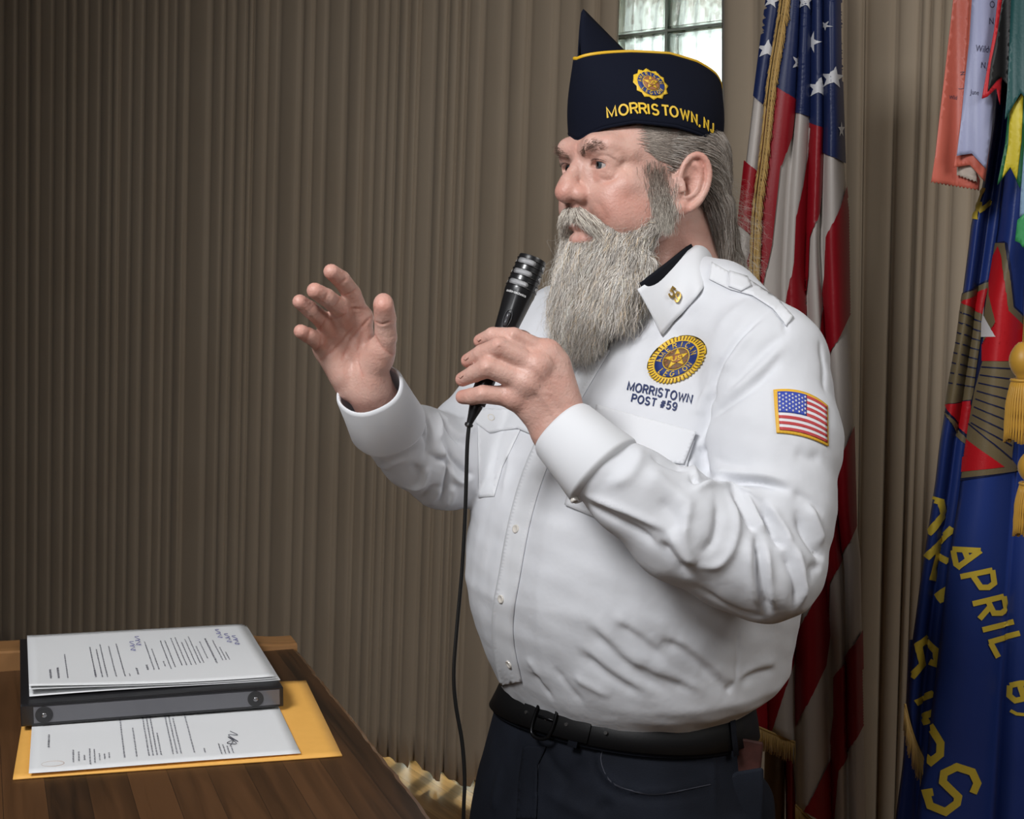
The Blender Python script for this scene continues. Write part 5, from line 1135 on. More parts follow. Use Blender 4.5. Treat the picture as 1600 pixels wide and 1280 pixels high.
# ================================================================== cap
m_cap = mat('cap_wool', (.0045, .006, .014), .9, spec=.15, bump=(900, .4, .0006)); m_pipe = mat('gold_piping', (.72, .42, .02), .5, bump=(900, .3, .0004)); m_thr = mat('gold_thread', (.78, .50, .03), .5, bump=(1500, .4, .0004))
m_eblue = mat('emblem_blue', (.012, .030, .16), .6, bump=(1500, .4, .0003)); m_ebrown = mat('emblem_brown', (.30, .12, .045), .6, bump=(1500, .4, .0003)); m_gbrn = mat('emblem_umber', (.16, .085, .035), .6, bump=(1500, .4, .0003)); m_gold2 = mat('gold_metal', (.55, .36, .10), .3, .85)
def capL(ph, t):
    s_, c_ = math.sin(ph), math.cos(ph); d = abs(math.degrees(math.atan2(s_, c_)))
    zb = np.interp(d, [0, 25, 50, 80, 105, 130, 180], [55, 66, 72, 68, 60, 52, 46]); zt = np.interp(d, [0, 60, 90, 115, 140, 165, 180], [147, 155, 157, 152, 142, 128, 122])
    sg = 1 if s_ >= 0 else -1
    b = np.array([79*s_, 2-97*c_, zb]); T = np.array([36*sg*abs(s_)**.85, 8-106*c_, zt]); p = b*(1-t)+T*t
    p[0] *= 1+.15*math.sin(math.pi*min(1, t)); p[1] += 2.5*math.sin(math.pi*t)*(-c_); return p
def capW(ph, t): return hw(capL(ph, t))
def capN(ph, t):
    e = .01; a = capW(ph+e, t)-capW(ph-e, t); b = capW(ph, t+e)-capW(ph, t-e); n = np.cross(a, b); n /= np.linalg.norm(n)
    c = capW(ph, t)-hw((0, 10, 100))
    return n if n@c > 0 else -n
N, K = 120, 22; V = []; F = []
for i in range(N):
    ph = 2*math.pi*i/N
    for j in range(K): V.append(capW(ph, j/(K-1)))
    for j in range(4): # turned-in bottom hem
        pass
for i in range(N):
    k = (i+1) % N
    for j in range(K-1): F.append([i*K+j, k*K+j, k*K+j+1, i*K+j+1])
cap = quads('cap', np.array(V), np.array(F), m_cap, None, True); s_ = cap.modifiers.new('s', 'SOLIDIFY'); s_.thickness = .0032; s_.offset = 0; reparent(cap, MAN)
def cpart(o): o.parent = cap; o.matrix_parent_inverse = Matrix.Identity(4); return o
mb = MB(); mb.tube([capW(2*math.pi*i/160, 1.0)+np.array([0, 0, .0008]) for i in range(160)], .0023, 8, True); cpart(mb.build('piping', m_pipe, None, smooth=True))
mb = MB(); mb.tube([capW(2*math.pi*i/160, 0.0) for i in range(160)], .0022, 8, True); cpart(mb.build('hem', m_cap, None, smooth=True))
# inner crown rising to the front peak
ys = np.concatenate([np.linspace(-95, -90, 5), np.linspace(-87, 108, 50)]); V = []; nt_ = 10
def ztop(y): return np.interp(y, [-95, -93, -90, -70, -28, 20, 70, 108], [170, 198, 203, 189, 160, 151, 142, 118])
for y in ys:
    wx = 29*max(0.02, 1-((y-6)/102)**2)**.5
    for j in range(-nt_, nt_+1):
        t = 1-abs(j)/nt_; z = 112+(ztop(y)-112)*t; x = (1 if j > 0 else -1)*(wx*(1-t**1.5)**.9+ .8*(t < 1)*0+.6) if j else 0
        V.append(hw((x, y, z+(1.0 if j == 0 else 0))))
M_ = 2*nt_+1; F = [[i*M_+j, i*M_+j+1, (i+1)*M_+j+1, (i+1)*M_+j] for i in range(len(ys)-1) for j in range(M_-1)]
cr = quads('crown', np.array(V), np.array(F), m_cap, None, True); s_ = cr.modifiers.new('s', 'SOLIDIFY'); s_.thickness = .002; s_.offset = 0; cpart(cr)
def cap_map(ph0, t0, rot=0.0):
    e = .02; Lp = np.linalg.norm(capW(ph0+e, t0)-capW(ph0-e, t0))/(2*e); Lt = np.linalg.norm(capW(ph0, t0+e)-capW(ph0, t0-e))/(2*e); cr_, sr = math.cos(rot), math.sin(rot)
    def f(u, v): a, b = u*cr_-v*sr, u*sr+v*cr_; ph, t = ph0+a/Lp, t0+b/Lt; return capW(ph, t), capN(ph, t)
    return f
def circ(r_, n=48, a0=0): return [(r_*math.cos(a0+2*math.pi*k/n), r_*math.sin(a0+2*math.pi*k/n)) for k in range(n)]
def arc_text(s, R, size, a_mid, step, up=True, bold=.015):
    out = []; n = len(s)
    for i, ch in enumerate(s):
        v, f, _w = block(ch, size*.72, .16, .1, True)
        a = a_mid+((n-1)/2-i)*step*(1 if up else -1)
        v = v*np.array([.86, 1])-np.array([0, size*.36]); th = a-math.pi/2 if up else a+math.pi/2; c_, s_2 = math.cos(th), math.sin(th)
        out.append((np.stack([R*math.cos(a)+v[:, 0]*c_-v[:, 1]*s_2, R*math.sin(a)+v[:, 0]*s_2+v[:, 1]*c_], 1), f))
    return merge2(out)
def emblem(fm, R, adder, kind):
    """round veterans emblem: rayed rim, lettered ring, wreath field, star and monogram"""
    nr = 12 if kind == 'cap' else 44; ray = []
    for k in range(nr*2): rr = R*(1 if k % 2 == 0 else (.86 if kind == 'cap' else .93)); ray.append((rr*math.cos(math.pi*k/nr+math.pi/2), rr*math.sin(math.pi*k/nr+math.pi/2)))
    def L(name, vf, m, off, thick=.0004): o = lay(name, vf[0], vf[1], fm, m, off, None, None, True, thick); adder(o) if o is not None else None
    L('emblem_rim', poly_mesh(ray, R*.25), m_thr, .0022, .0004)
    if kind != 'cap':
        rays = []
        for k in range(46):
            a = 2*math.pi*k/46; c_, s_2 = math.cos(a), math.sin(a); w2 = R*.018
            rays.append(poly_mesh([(R*.80*c_-w2*s_2, R*.80*s_2+w2*c_), (R*.96*c_-w2*s_2, R*.96*s_2+w2*c_), (R*.96*c_+w2*s_2, R*.96*s_2-w2*c_), (R*.80*c_+w2*s_2, R*.80*s_2-w2*c_)], 1))
        L('emblem_rays', merge2(rays), m_gbrn, .0028)
    L('emblem_ring', poly_mesh(circ(R*.77), R*.25), m_thr, .0027)
    L('emblem_ring', poly_mesh(circ(R*.74), R*.25), m_eblue, .0031)
    L('emblem_field', poly_mesh(circ(R*.47), R*.25), m_thr, .0035)
    L('emblem_field', poly_mesh(circ(R*.44), R*.25), m_ebrown if kind == 'cap' else m_gbrn, .0039)
    if kind != 'cap':
        leaves = []
        for k in range(10):
            a = math.pi*(.5+ .17+ .166*k*1.0); c_, s_2 = math.cos(a), math.sin(a); leaves.append(poly_mesh([(R*(.30*c_), R*.30*s_2), (R*(.40*c_-.05*s_2), R*(.40*s_2+.05*c_)), (R*.42*c_, R*.42*s_2), (R*(.36*c_+.05*s_2), R*(.36*s_2-.05*c_))], 1))
        L('emblem_wreath', merge2(leaves), m_ebrown, .0043)
    L('emblem_star', poly_mesh([(R*.44*(1 if k % 2 == 0 else .42)*math.sin(k*math.pi/5), R*.44*(1 if k % 2 == 0 else .42)*math.cos(k*math.pi/5)) for k in range(10)], R*.25), m_thr, .0046)
    L('emblem_center', poly_mesh(circ(R*.20, 28), R*.25), m_ebrown, .0050)
    v, f, _w = block('US', R*.20, .2, .1, True); L('emblem_monogram', (v-np.array([0, R*.10]), f), m_thr, .0054)
    L('emblem_lettering', arc_text('AMERICAN', R*.605, R*.27, math.pi/2, .40), m_thr, .0036)
    L('emblem_lettering', arc_text('LEGION', R*.605, R*.27, -math.pi/2, .36, False), m_thr, .0036)
def ph_at(px, t): return min((abs(pix(capW(a, t))[0]-px), a) for a in np.linspace(.1, 2.6, 300))[1]
pe = ph_at(1017, .5); te = min((abs(pix(capW(pe, t))[1]-133), t) for t in np.linspace(.2, .9, 80))[1]
emblem(cap_map(pe, te, -.06), .0215, cpart, 'cap')
# the town's name along the lower edge
a0_, a1_ = ph_at(948, .2), ph_at(1111, .2)
s_txt = 'MORRISTOWN, NJ'; pos = {0:950,1:969,2:986,3:999.5,4:1013,5:1018.5,6:1034,7:1046,8:1062,9:1079,10:1090,12:1098,13:1108}; let = []
for i, ch in enumerate(s_txt):
    if ch == ' ': continue
    px0 = pos[i]; ph0 = ph_at(px0, .14); fm = cap_map(ph0, .115 if px0 < 1060 else .115-.0006*(px0-1060)); v, f, _w = block(ch, .0112, .19); o = lay('cap_letter', v, f, fm, m_thr, .0020, None, None, False, .0009)
    if o is not None: cpart(o)
# ================================================================== marks on the shirt
def affine(c, u, v, surf=None, off=0):
    surf = surf or S_
    def f(x, y): return surf(c[0]+u[0]*x+v[0]*y, c[1]+u[1]*x+v[1]*y)
    return f
spart = lambda o: part(o, par=shirt)
emblem(affine((1059, 562), (46.8, -12), (5, -37.5)), 1.0, spart, 'shirt') if False else None
def emb_shirt():
    R = .034; fm = affine((1059, 563), (46.8/R, -11/R), (4/R, -37/R)); emblem(fm, R, spart, 'shirt')
emb_shirt()
m_nvy = mat('navy_thread', (.012, .025, .10), .6, bump=(1500, .4, .0003))
def shirt_text(s, x0, y0, x1, y1, hgt, sl):
    v, f, W0 = block(s, 1.0, .20, .13); v = v/np.array([W0, 1.0]); fm = affine((x0, y0), (x1-x0, y1-y0), (sl, -hgt)); spart(lay('embroidered_lettering', v, f, fm, m_nvy, .0009, None, None, False, .0005))
shirt_text('MORRISTOWN', 981, 610, 1080, 630.5, 12.5, 2.5); shirt_text('POST #59', 987, 628.5, 1056, 642, 11.5, 2.5)
for nm_, x_, y_ in (('cuff.001', 566, 639), ('cuff', 897, 779)):
    _c = bpy.data.objects[nm_].data; button(x_, y_, bvh_of(np.array([q.co[:] for q in _c.vertices]), np.array([list(q.vertices) for q in _c.polygons])), .0048)
# sleeve flag patch
m_pb = mat('patch_border', (.75, .42, .03), .55, bump=(1500, .5, .0004)); m_pw = mat('patch_white', (.72, .70, .72), .6, bump=(1500, .4, .0003)); m_pr = mat('patch_red', (.48, .045, .05), .6, bump=(1500, .4, .0003)); m_pbl = mat('patch_blue', (.03, .06, .38), .6, bump=(1500, .4, .0003))
def fpm(u, v):
    v = 1-v; T = lambda A, B, C: tuple((1-u)**2*A[i]+2*u*(1-u)*B[i]+u*u*C[i] for i in (0, 1))
    a = T((1208, 610), (1258, 603), (1292, 635)); b = T((1213, 677), (1256, 678), (1293, 698)); return S_(a[0]*(1-v)+b[0]*v, a[1]*(1-v)+b[1]*v)
def rect(a, b, c, d, e=.08): return poly_mesh([(a, b), (c, b), (c, d), (a, d)], e)
lay_ = lambda n, vf, m, off: spart(lay(n, vf[0], vf[1], fpm, m, off, None, None, True, .0005))
lay_('patch_border', rect(0, 0, 1, 1), m_pb, .0012); lay_('patch_field', rect(.06, .07, .965, .93), m_pw, .0018)
for k in range(7):
    y0_ = .07+.86*(2*k)/13; y1_ = .07+.86*(2*k+1)/13; x0_ = .06 if k < 3 else .55; lay_('patch_stripe', rect(x0_, y0_, .965, y1_), m_pr, .0022)
lay_('patch_canton', rect(.06, .07+.86*6/13, .55, .93), m_pbl, .0026)
sp = []
for i in range(9):
    for j in range(5 if i % 2 == 0 else 4):
        cx_, cy_ = .09+.054*i, .515+(.088*j)+(.044 if i % 2 else 0); sp.append(poly_mesh([(cx_+.022*(1 if k % 2 == 0 else .42)*math.sin(k*math.pi/5), cy_+.035*(1 if k % 2 == 0 else .42)*math.cos(k*math.pi/5)) for k in range(10)], 1))
lay_('patch_stars', merge2(sp), m_pw, .0031)
# number pin on the collar
cv = np.array([v.co[:] for v in bpy.data.objects['collar'].data.vertices]); cf = np.array([p.vertices[:] for p in bpy.data.objects['collar'].data.polygons]); CB = bvh_of(cv, cf)
v, f, _w = block('59', .8, .2, .0, True); d_ = np.array([11.0, 8.5]); o = lay('number_pin', v*1.0, f, lambda x, y: hit(CB, 1051+d_[0]*1.35*x+8.0*y*.9, 462+d_[1]*1.3*x-15*y*1.0+6), m_gold2, .0030, None, None, False, .0022)
if o is not None: spart(o)
# ================================================================== hair and beard
def hairmat(name, r_=.5): return mat(name, (.5, .5, .5), r_, vcol='hair_tint', spec=.35)
m_beard = hairmat('beard_hair'); m_hair = hairmat('grey_hair')
def grow(P0, D0, flow, L, K, r, field=None, wave=.0015, wf=2.5, stiff=.55, jit=.10):
    n = len(P0); pos = P0.copy(); d = D0/np.linalg.norm(D0, axis=1)[:, None]; out = [pos.copy()]; ds = (L/(K-1))[:, None]
    fld = flow(P0)
    for k in range(1, K):
        g = flow(pos)+r.normal(0, jit, (n, 3)); d = d*stiff+g*(1-stiff); d /= np.linalg.norm(d, axis=1)[:, None]+1e-9
        pos = pos+d*ds
        if field is not None:
            s = field(pos); m = s < .0008
            if m.any():
                q = pos[m]; e = .001; gr = np.stack([field(q+np.eye(3)[a]*e)-s[m] for a in range(3)], 1); gr /= np.linalg.norm(gr, axis=1)[:, None]+1e-9; pos[m] += gr*(.0008-s[m])[:, None]
        out.append(pos.copy())
    S = np.stack(out, 1); t = np.linspace(0, 1, K)[None, :, None]
    a = r.normal(0, 1, (n, 1, 3)); b = r.normal(0, 1, (n, 1, 3)); ph = r.uniform(0, 6.3, (n, 1, 1)); fr = wf*r.uniform(.6, 1.5, (n, 1, 1))
    return S+wave*t*(a*np.sin(fr*6.28*t+ph)+b*np.cos(fr*4.5*t+ph*1.7))
def strands(name, S, rad, colr, m, parent=MAN):
    n, K, _ = S.shape; T = np.gradient(S, axis=1); T /= np.linalg.norm(T, axis=2)[..., None]+1e-9; a = np.array([.3, -.8, .5]); U = np.cross(T, a); U /= np.linalg.norm(U, axis=2)[..., None]+1e-9; W_2 = np.cross(T, U)
    t = np.linspace(0, 1, K); R = np.asarray(rad)[:, None]*(1-.75*t**2)[None]; V = np.stack([S+R[..., None]*(U*math.cos(x)+W_2*math.sin(x)) for x in (0, 2.094, 4.189)], 2)   # n,K,3,3
    base = (np.arange(n)*K*3)[:, None, None]+(np.arange(K-1)*3)[None, :, None]; k = np.arange(3)[None, None]; k2 = (k+1) % 3
    q = np.stack([base+k, base+k2, base+k2+3, base+k+3], -1).reshape(-1, 4); o = quads(name, V.reshape(-1, 3), q, m, None, True); set_col(o.data, 'hair_tint', np.clip(np.repeat(colr, K*3, axis=0), 0, 1)); reparent(o, parent); return o
def sample(v, q, n, r, keep=None):
    A = v[q[:, 0]]; a = np.linalg.norm(np.cross(v[q[:, 2]]-A, v[q[:, 3]]-v[q[:, 1]]), axis=1); c = v[q].mean(1)
    if keep is not None: a = a*keep(c)
    i = r.choice(len(q), n, p=a/a.sum()); u, w2 = r.random((n, 1)), r.random((n, 1)); p = (v[q[i, 0]]*(1-u)+v[q[i, 1]]*u)*(1-w2)+(v[q[i, 3]]*(1-u)+v[q[i, 2]]*u)*w2
    return p, normals(v, q)[q[i, 0]]
def tohead(p): return (p-HH)@MH*1000.0
r = np.random.default_rng(21)
VIEW = np.array([-.1, -1, .05])
# ---- beard
BE = Field((MH, HH), 1.0); b = HF(BE)
b.e((0, -80, -90), (36, 26, 30), 0); b.e((0, -92, -122), (37, 25, 44), 14); b.e((2, -97, -152), (36, 19, 32), 14)
for s_ in (1, -1):
    b.ch([(s_*62, -28, -12), (s_*60, -28, -32)], [9, 12], 6)
    b.ch([(s_*64, -26, -28), (s_*57, -38, -47), (s_*43, -63, -72), (s_*24, -80, -95)], [9, 14, 18, 22], 8)
    b.e((s_*37, -76, -56), (13, 12, 15), 6)
    b.ch([(s_*50, -58, -86), (s_*44, -74, -118), (s_*30, -88, -146)], [18, 18, 14], 10)
b.ch([(56, -42, -92), (55, -58, -120)], [15, 13], 10)
b.ch([(-16, -95, -72), (0, -99, -72), (16, -95, -72)], [7, 8, 7], 6)
hv, hq = nets(BE, HH-.24, HH+np.array([.2, .2, .06]), .003); 
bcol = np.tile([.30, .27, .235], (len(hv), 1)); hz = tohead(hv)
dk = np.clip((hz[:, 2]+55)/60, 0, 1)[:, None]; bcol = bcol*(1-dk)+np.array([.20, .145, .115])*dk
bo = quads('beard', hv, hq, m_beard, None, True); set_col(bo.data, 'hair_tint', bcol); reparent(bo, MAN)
def bflow(p):
    h_ = tohead(p); x, y, z = h_.T; cl = np.sin(x*.21+np.sin(y*.13+z*.05)*2)*np.sin(y*.17+z*.04+1); f = np.stack([-x*.006, -.10-0*y-.12*(z > -90), -np.ones_like(z)], 1)
    f[:, 0] += np.where(np.abs(x) > 30, -np.sign(x)*.10, 0)+.30*cl; f[:, 1] += .22*np.cos(x*.19+z*.06)*np.sin(z*.045+x*.08); f[:, 1] += np.where((z > -60) & (np.abs(x) > 45), -.35, 0); return f@MH.T
P0, N0 = sample(hv, hq, 14000, r, lambda c: (tohead(c)[:, 0] > -60)*1.0); hz = tohead(P0)
P0 = P0-N0*.003
L = np.interp(hz[:, 2], [-180, -150, -110, -70, -30, 20], [.030, .042, .052, .050, .022, .009])*r.uniform(.6, 1.15, len(P0))
D0 = N0*.45+bflow(P0)*.8
S = grow(P0, D0, bflow, L, 10, r, BE, wave=.0030, wf=1.6, stiff=.62, jit=.26)
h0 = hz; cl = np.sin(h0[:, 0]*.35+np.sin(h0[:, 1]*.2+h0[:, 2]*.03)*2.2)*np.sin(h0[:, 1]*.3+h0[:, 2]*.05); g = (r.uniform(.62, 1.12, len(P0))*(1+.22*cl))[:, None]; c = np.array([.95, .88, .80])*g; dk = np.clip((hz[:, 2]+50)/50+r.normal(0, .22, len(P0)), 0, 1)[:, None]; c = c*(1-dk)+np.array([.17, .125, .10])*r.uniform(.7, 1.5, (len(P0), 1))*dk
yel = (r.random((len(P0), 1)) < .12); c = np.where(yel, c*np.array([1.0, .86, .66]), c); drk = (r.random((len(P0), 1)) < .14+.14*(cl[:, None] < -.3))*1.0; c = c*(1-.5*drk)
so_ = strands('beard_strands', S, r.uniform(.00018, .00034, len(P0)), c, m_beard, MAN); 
# wispy outer hairs
P1, N1 = sample(hv, hq, 900, r, lambda c: (tohead(c)[:, 2] < -40)*1.0); S1 = grow(P1, N1*.8+bflow(P1)*.6, bflow, r.uniform(.02, .055, len(P1)), 10, r, BE, wave=.006, wf=1.2, stiff=.75, jit=.3)
strands('beard_wisps', S1, np.full(len(P1), .00014), np.tile([.6, .57, .52], (len(P1), 1)), m_beard)
# sideburn hair growing straight from the cheek
P1, N1 = sample(bv, bq, 2300, r, lambda c: np.exp(-((tohead(c)[:, 1]+30+.15*tohead(c)[:, 2])/10.5)**2)*(tohead(c)[:, 0] > 45)*(tohead(c)[:, 2] < 32)*(tohead(c)[:, 2] > -45)*np.clip((32-tohead(c)[:, 2])/55, .02, 1))
sflow = lambda p: np.tile(np.array([.10, -.12, -1.])@MH.T, (len(p), 1))
S1 = grow(P1, N1*.5+sflow(P1)*.8, sflow, r.uniform(.008, .017, len(P1)), 6, r, BF, wave=.0009, wf=1.2, stiff=.6, jit=.3)
k1 = np.clip((-tohead(P1)[:, 2:3])/40+.25+r.normal(0, .2, (len(P1), 1)), 0, 1); strands('sideburn', S1, r.uniform(.00016, .00026, len(P1)), (np.array([.24, .185, .15])*(1-k1)+np.array([.6, .55, .48])*k1)*r.uniform(.7, 1.3, (len(P1), 1)), m_beard)
# ---- moustache
MU = Field((MH, HH), 1.0); b = HF(MU)
for s_ in (1, -1): b.ch([(0, -104, -29), (s_*12, -103, -31), (s_*24, -93, -41), (s_*31, -85, -56), (s_*33, -82, -70)], [5, 6.5, 6.5, 5.5, 3], 2.5)
mv, mq = nets(MU, HH-.2, HH+np.array([.2, .2, .05]), .0022); mo = quads('moustache', mv, mq, m_beard, None, True); set_col(mo.data, 'hair_tint', np.tile([.34, .30, .26], (len(mv), 1))); reparent(mo, MAN)
def mflow(p):
    h_ = tohead(p); x = h_[:, 0]; f = np.stack([np.clip(x*.05, -1, 1)*.9, np.where(np.abs(x) > 14, .30, -.25), -1.0+0*x], 1); return f@MH.T
P0, N0 = sample(mv, mq, 2600, r, lambda c: (tohead(c)[:, 1] < -70)*1.0); P0 = P0-N0*.001; hz = tohead(P0)
S = grow(P0, N0*.7+mflow(P0)*.7, mflow, np.where(np.abs(hz[:, 0]) < 12, .011, .020)*r.uniform(.7, 1.2, len(P0)), 7, r, MU, wave=.0007, wf=1, jit=.12)
c = np.array([.86, .79, .69])*r.uniform(.55, 1.15, (len(P0), 1)); dk = (r.random((len(P0), 1)) < .2); c = np.where(dk, np.array([.20, .15, .12]), c)
strands('moustache_strands', S, r.uniform(.0002, .00032, len(P0)), c, m_beard)
# ---- hair on the sides and back
HR = Field((MH, HH), 1.0); b = HF(HR)
b.e((0, 22, 40), (80, 93, 64), 0)
b.e((0, -132, 30), (150, 92, 170), 3, '-')
for s_ in (1, -1): b.e((s_*84, 3, -18), (30, 34, 38), 4, '-')
b.e((0, 0, -60), (100, 84, 56), 6, '-')
b.ch([(4, 92, 20), (10, 102, -20), (24, 104, -60), (32, 112, -92), (34, 118, -118)], [26, 24, 19, 17, 9], 14)
b.ch([(66, 44, 10), (58, 70, -20), (44, 92, -50)], [12, 14, 16], 12)
hv2, hq2 = nets(HR, HH-np.array([.2, .2, .17]), HH+np.array([.2, .2, .14]), .003)
ho = quads('hair', hv2, hq2, m_hair, None, True); set_col(ho.data, 'hair_tint', np.tile([.10, .082, .066], (len(hv2), 1))); reparent(ho, MAN)
def hflow(p):
    h_ = tohead(p); x, y, z = h_.T; down = np.clip((y-30)/55, 0, 1)
    f = np.stack([-.25*np.sign(x)*np.clip((y-10)/70, 0, 1), 1.0-down*.75, -.18-down*1.1-.25*(z < 10)], 1); return f@MH.T
def under_cap(c):
    h_ = tohead(c); return ((h_[:, 2] < 78) & (h_[:, 0] > -30))*1.0
P0, N0 = sample(hv2, hq2, 6500, r, under_cap); P0 = P0-N0*.0015; hz = tohead(P0)
S = grow(P0, N0*.12+hflow(P0), hflow, r.uniform(.03, .06, len(P0)), 9, r, HR, wave=.0012, wf=1.2, stiff=.5, jit=.05)
c = np.array([.30, .25, .21])*r.uniform(.5, 1.35, (len(P0), 1)); li = (r.random((len(P0), 1)) < .28+.25*(hz[:, 1:2] < -10)); c = np.where(li, np.array([.56, .51, .46])*r.uniform(.8, 1.1, (len(P0), 1)), c)
strands('hair_strands', S, r.uniform(.00018, .0003, len(P0)), c, m_hair)
# thin hair over the temple, and flyaway hair at the nape
P1, N1 = sample(bv, bq, 1500, r, lambda c: np.clip((tohead(c)[:, 1]+62)/26, 0, 1)**2*(tohead(c)[:, 1] < -32)*(tohead(c)[:, 0] > 40)*(tohead(c)[:, 2] > 50-.6*(tohead(c)[:, 1]+66))*(tohead(c)[:, 2] > 28)*(tohead(c)[:, 2] < 85))
S1 = grow(P1, N1*.1+hflow(P1), hflow, r.uniform(.016, .034, len(P1)), 7, r, BF, wave=.0008, wf=1, jit=.06); strands('temple_hair', S1, np.full(len(P1), .00019), np.array([.42, .36, .31])*r.uniform(.6, 1.3, (len(P1), 1)), m_hair)
P1, N1 = sample(hv2, hq2, 420, r, lambda c: ((tohead(c)[:, 1] > 85) & (tohead(c)[:, 2] < 20))*1.0)
fly = lambda p: np.tile((np.array([.0, .55, -.6])@MH.T), (len(p), 1))
S1 = grow(P1, N1+fly(P1)*.5, fly, r.uniform(.02, .055, len(P1)), 12, r, None, wave=.009, wf=1.1, stiff=.8, jit=.35); strands('flyaway_hair', S1, np.full(len(P1), .00011), np.tile([.5, .46, .40], (len(P1), 1)), m_hair)
mb = MB(); mb.tube(smoothpath([hw((36, 96, -118)), hw((40, 112, -128)), hw((28, 132, -124)), hw((14, 124, -120))], 16), .0035, 8); part(mb.build('hair_tie', m_under, None, smooth=True), par=ho)
# ---- brows and lashes
for s_ in (1, -1):
    ln = smoothpath(np.array([(s_*12, -98, 38), (s_*24, -101, 44), (s_*38, -94, 46), (s_*52, -78, 38)]), 60); ii = (r.beta(1.5, 1.9, 300)*50).astype(int); P1 = np.array([hw(ln[i]+r.normal(0, 1, 3)*[1, .3, 1.9]) for i in ii])
    for j in range(len(P1)):
        a = BB.find_nearest(Vector(P1[j])); P1[j] = np.array(a[0])
    dr = (np.array([s_*.8, -.35, .35])@MH.T); S1 = grow(P1, np.tile(dr, (len(P1), 1))+r.normal(0, .2, (len(P1), 3)), lambda p: np.tile(np.array([s_*.9, .1, .1])@MH.T, (len(p), 1)), r.uniform(.005, .010, len(P1)), 5, r, None, wave=.0003, jit=.15)
    o = strands('eyebrow', S1, np.full(len(P1), .00016), np.array([.18, .12, .09])*r.uniform(.6, 1.7, (len(P1), 1)), m_hair)
    cx, cy, cz = EC[s_]; up = smoothpath(np.array([(-14, -6, 0), (-9, -11.8, 4.0), (-2, -14, 5.6), (7, -13, 5.0), (14, -8.4, 2)]), 40); P1 = np.array([hw((cx+s_*q[0], cy+q[1], cz+q[2])) for q in up])
    S1 = grow(P1, np.tile(np.array([0, -1, .1])@MH.T, (40, 1)), lambda p: np.tile(np.array([s_*.25, -1, .35])@MH.T, (len(p), 1)), np.full(40, .005), 4, r, None, wave=.0002, jit=.05); strands('eyelashes', S1, np.full(40, .00018), np.tile([.05, .035, .03], (40, 1)), m_hair)
# ================================================================== microphone
m_mic = mat('mic_black', (.010, .010, .011), .32, coat=.3); m_gr = mat('mic_grille', (.42, .42, .43), .4, .7, bump=(2500, .9, .0006)); m_swt = mat('mic_switch', (.05, .05, .055), .3); m_mark = mat('mic_mark', (.55, .55, .55), .5); m_cab = mat('cable_rubber', (.010, .010, .010), .4)
ma = P(833, 403, 1.352); mbt = P(731, 668, 1.340); ax = mbt-ma; ML_ = np.linalg.norm(ax); ax /= ML_
vw = (ma-np.array([0, 0, CAMZ])); vw /= np.linalg.norm(vw); su = np.cross(ax, vw); su /= np.linalg.norm(su); sv_ = np.cross(ax, su)     # sv_ points away from or to the camera
if sv_@vw > 0: sv_ = -sv_
MR = empty('microphone', tuple((ma+mbt)/2)); tag(MR, "black handheld microphone with a grey slotted grille in the man's left hand, cable hanging down", 'microphone')
prof = [(0, .0), (0, .0125), (.004, .0148), (.012, .0152), (.19, .0168), (.215, .0168), (.235, .0160), (.33, .0140), (.45, .0116), (.60, .0104), (.80, .0100), (.865, .0092), (.87, .0072), (.88, .0072), (.905, .0062), (.95, .0042), (.975, .0034), (.978, .0046), (.99, .0046), (1.0, .0026)]
def mp(t, r_, a): return ma+ax*ML_*t+(su*math.cos(a)+sv_*math.sin(a))*r_
def rad(t): return float(np.interp(t, [q[0] for q in prof[1:]], [q[1] for q in prof[1:]]))
N = 48; V = [mp(0, 0, 0)]; F = []
for t, r_ in prof[1:]: V += [mp(t, r_, 2*math.pi*k/N) for k in range(N)]
F += [[0, 1+(k+1) % N, 1+k] for k in range(N)]
for j in range(len(prof)-2): F += [[1+j*N+k, 1+j*N+(k+1) % N, 1+(j+1)*N+(k+1) % N, 1+(j+1)*N+k] for k in range(N)]
F.append([1+(len(prof)-2)*N+k for k in range(N)])
o = pydata('mic_body', V, F, m_mic, None, True); bm = bmesh.new(); bm.from_mesh(o.data); bmesh.ops.recalc_face_normals(bm, faces=bm.faces[:]); bm.to_mesh(o.data); bm.free(); e_ = o.modifiers.new('e', 'EDGE_SPLIT'); e_.split_angle = .7; mic_b = reparent(o, MR)
def arcstrip(name, t0_, t1_, a0, a1, dr, m, n=20, rnd=0):
    V = []; F = []
    for i in range(n+1):
        u = i/n; a = a0+(a1-a0)*u; k = 1 if not rnd else math.sqrt(max(.05, 1-abs(2*u-1)**8)); tm, th_ = (t0_+t1_)/2, (t1_-t0_)/2*k; V += [mp(tm-th_, rad(tm-th_)+dr, a), mp(tm+th_, rad(tm+th_)+dr, a)]
    F = [[2*i, 2*i+1, 2*i+3, 2*i+2] for i in range(n)]; o = pydata(name, V, F, m, None, True); s_ = o.modifiers.new('s', 'SOLIDIFY'); s_.thickness = .0004; s_.offset = 0; reparent(o, MR); return o
HP = math.pi
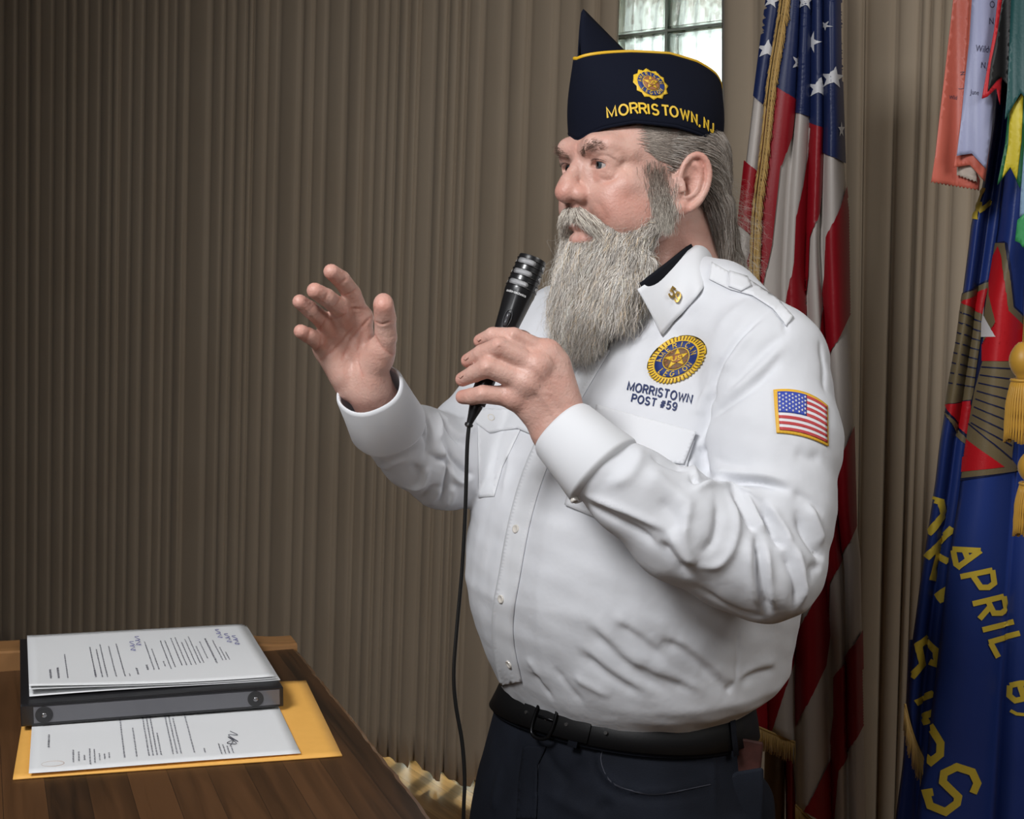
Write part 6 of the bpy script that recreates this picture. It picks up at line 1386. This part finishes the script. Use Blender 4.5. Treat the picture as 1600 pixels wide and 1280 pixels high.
for tc_ in (.045, .108, .170):
    for ac in (.58*HP+.12, .58*HP+.12-2.09, .58*HP+.12+2.09):
        arcstrip('grille_slot', tc_-.016, tc_+.014, ac-.72, ac+.72, .00035, m_gr, rnd=1)
    mb = MB(); 
    for tt in (tc_-.018, tc_+.016): mb.tube([mp(tt, rad(tt)+.0004, 2*math.pi*k/48) for k in range(48)], .0005, 6, True)
    reparent(mb.build('grille_rib', m_mic, None, smooth=True), MR)
# switch in its oval recess
def on_mic(t, a, dr=.0006): return mp(t, rad(t)+dr, a)
sa = .52*HP+.12; mb = MB(); mb.tube([on_mic(.375+.052*math.cos(u), sa+.30*math.sin(u)) for u in np.linspace(0, 2*HP, 41)[:-1]], .0006, 6, True); reparent(mb.build('switch_frame', m_swt, None, smooth=True), MR)
mb = MB(); mb.tube([on_mic(t, sa, .0004+.0014*k) for t, k in ((.345, 0), (.352, .8), (.372, 1), (.385, .5), (.395, 1), (.41, .7), (.413, 0))], .0024, 8); reparent(mb.build('switch', m_swt, None, smooth=True), MR)
v, f = text_mesh('audio-technica', .0042, .0001, 'CENTER'); lay('maker_mark', v, f, lambda x, y: (mp(.232-y/ML_, rad(.232)+.0004, .55*HP+.1-x/.0165*(-1 if False else 1)), -vw), m_mark, .0001, MR)
# cable
cy_ = mbt[1]; cp = [mbt-ax*.004]+[PY(x, y, cy_) for x, y in ((730, 700), (727, 800), (722, 890), (714, 980), (709, 1050), (712, 1100), (722, 1160), (726, 1220), (724, 1290))]
last = cp[-1]; cp += [np.array([last[0]-.004, cy_+.02, .70]), np.array([last[0]+.0, cy_+.03, .35]), np.array([last[0], cy_+.05, FZ+.08]), np.array([last[0]-.01, cy_+.12, FZ+.004]), np.array([last[0]-.04, cy_+.5, FZ+.0025]), np.array([last[0]-.3, cy_+1.0, FZ+.0025]), np.array([last[0]-1.2, cy_+1.2, FZ+.0025])]
mb = MB(); mb.tube(smoothpath(cp, 170), .0022, 10); reparent(mb.build('cable', m_cab, None, smooth=True), MR)
bpy.context.view_layer.update()
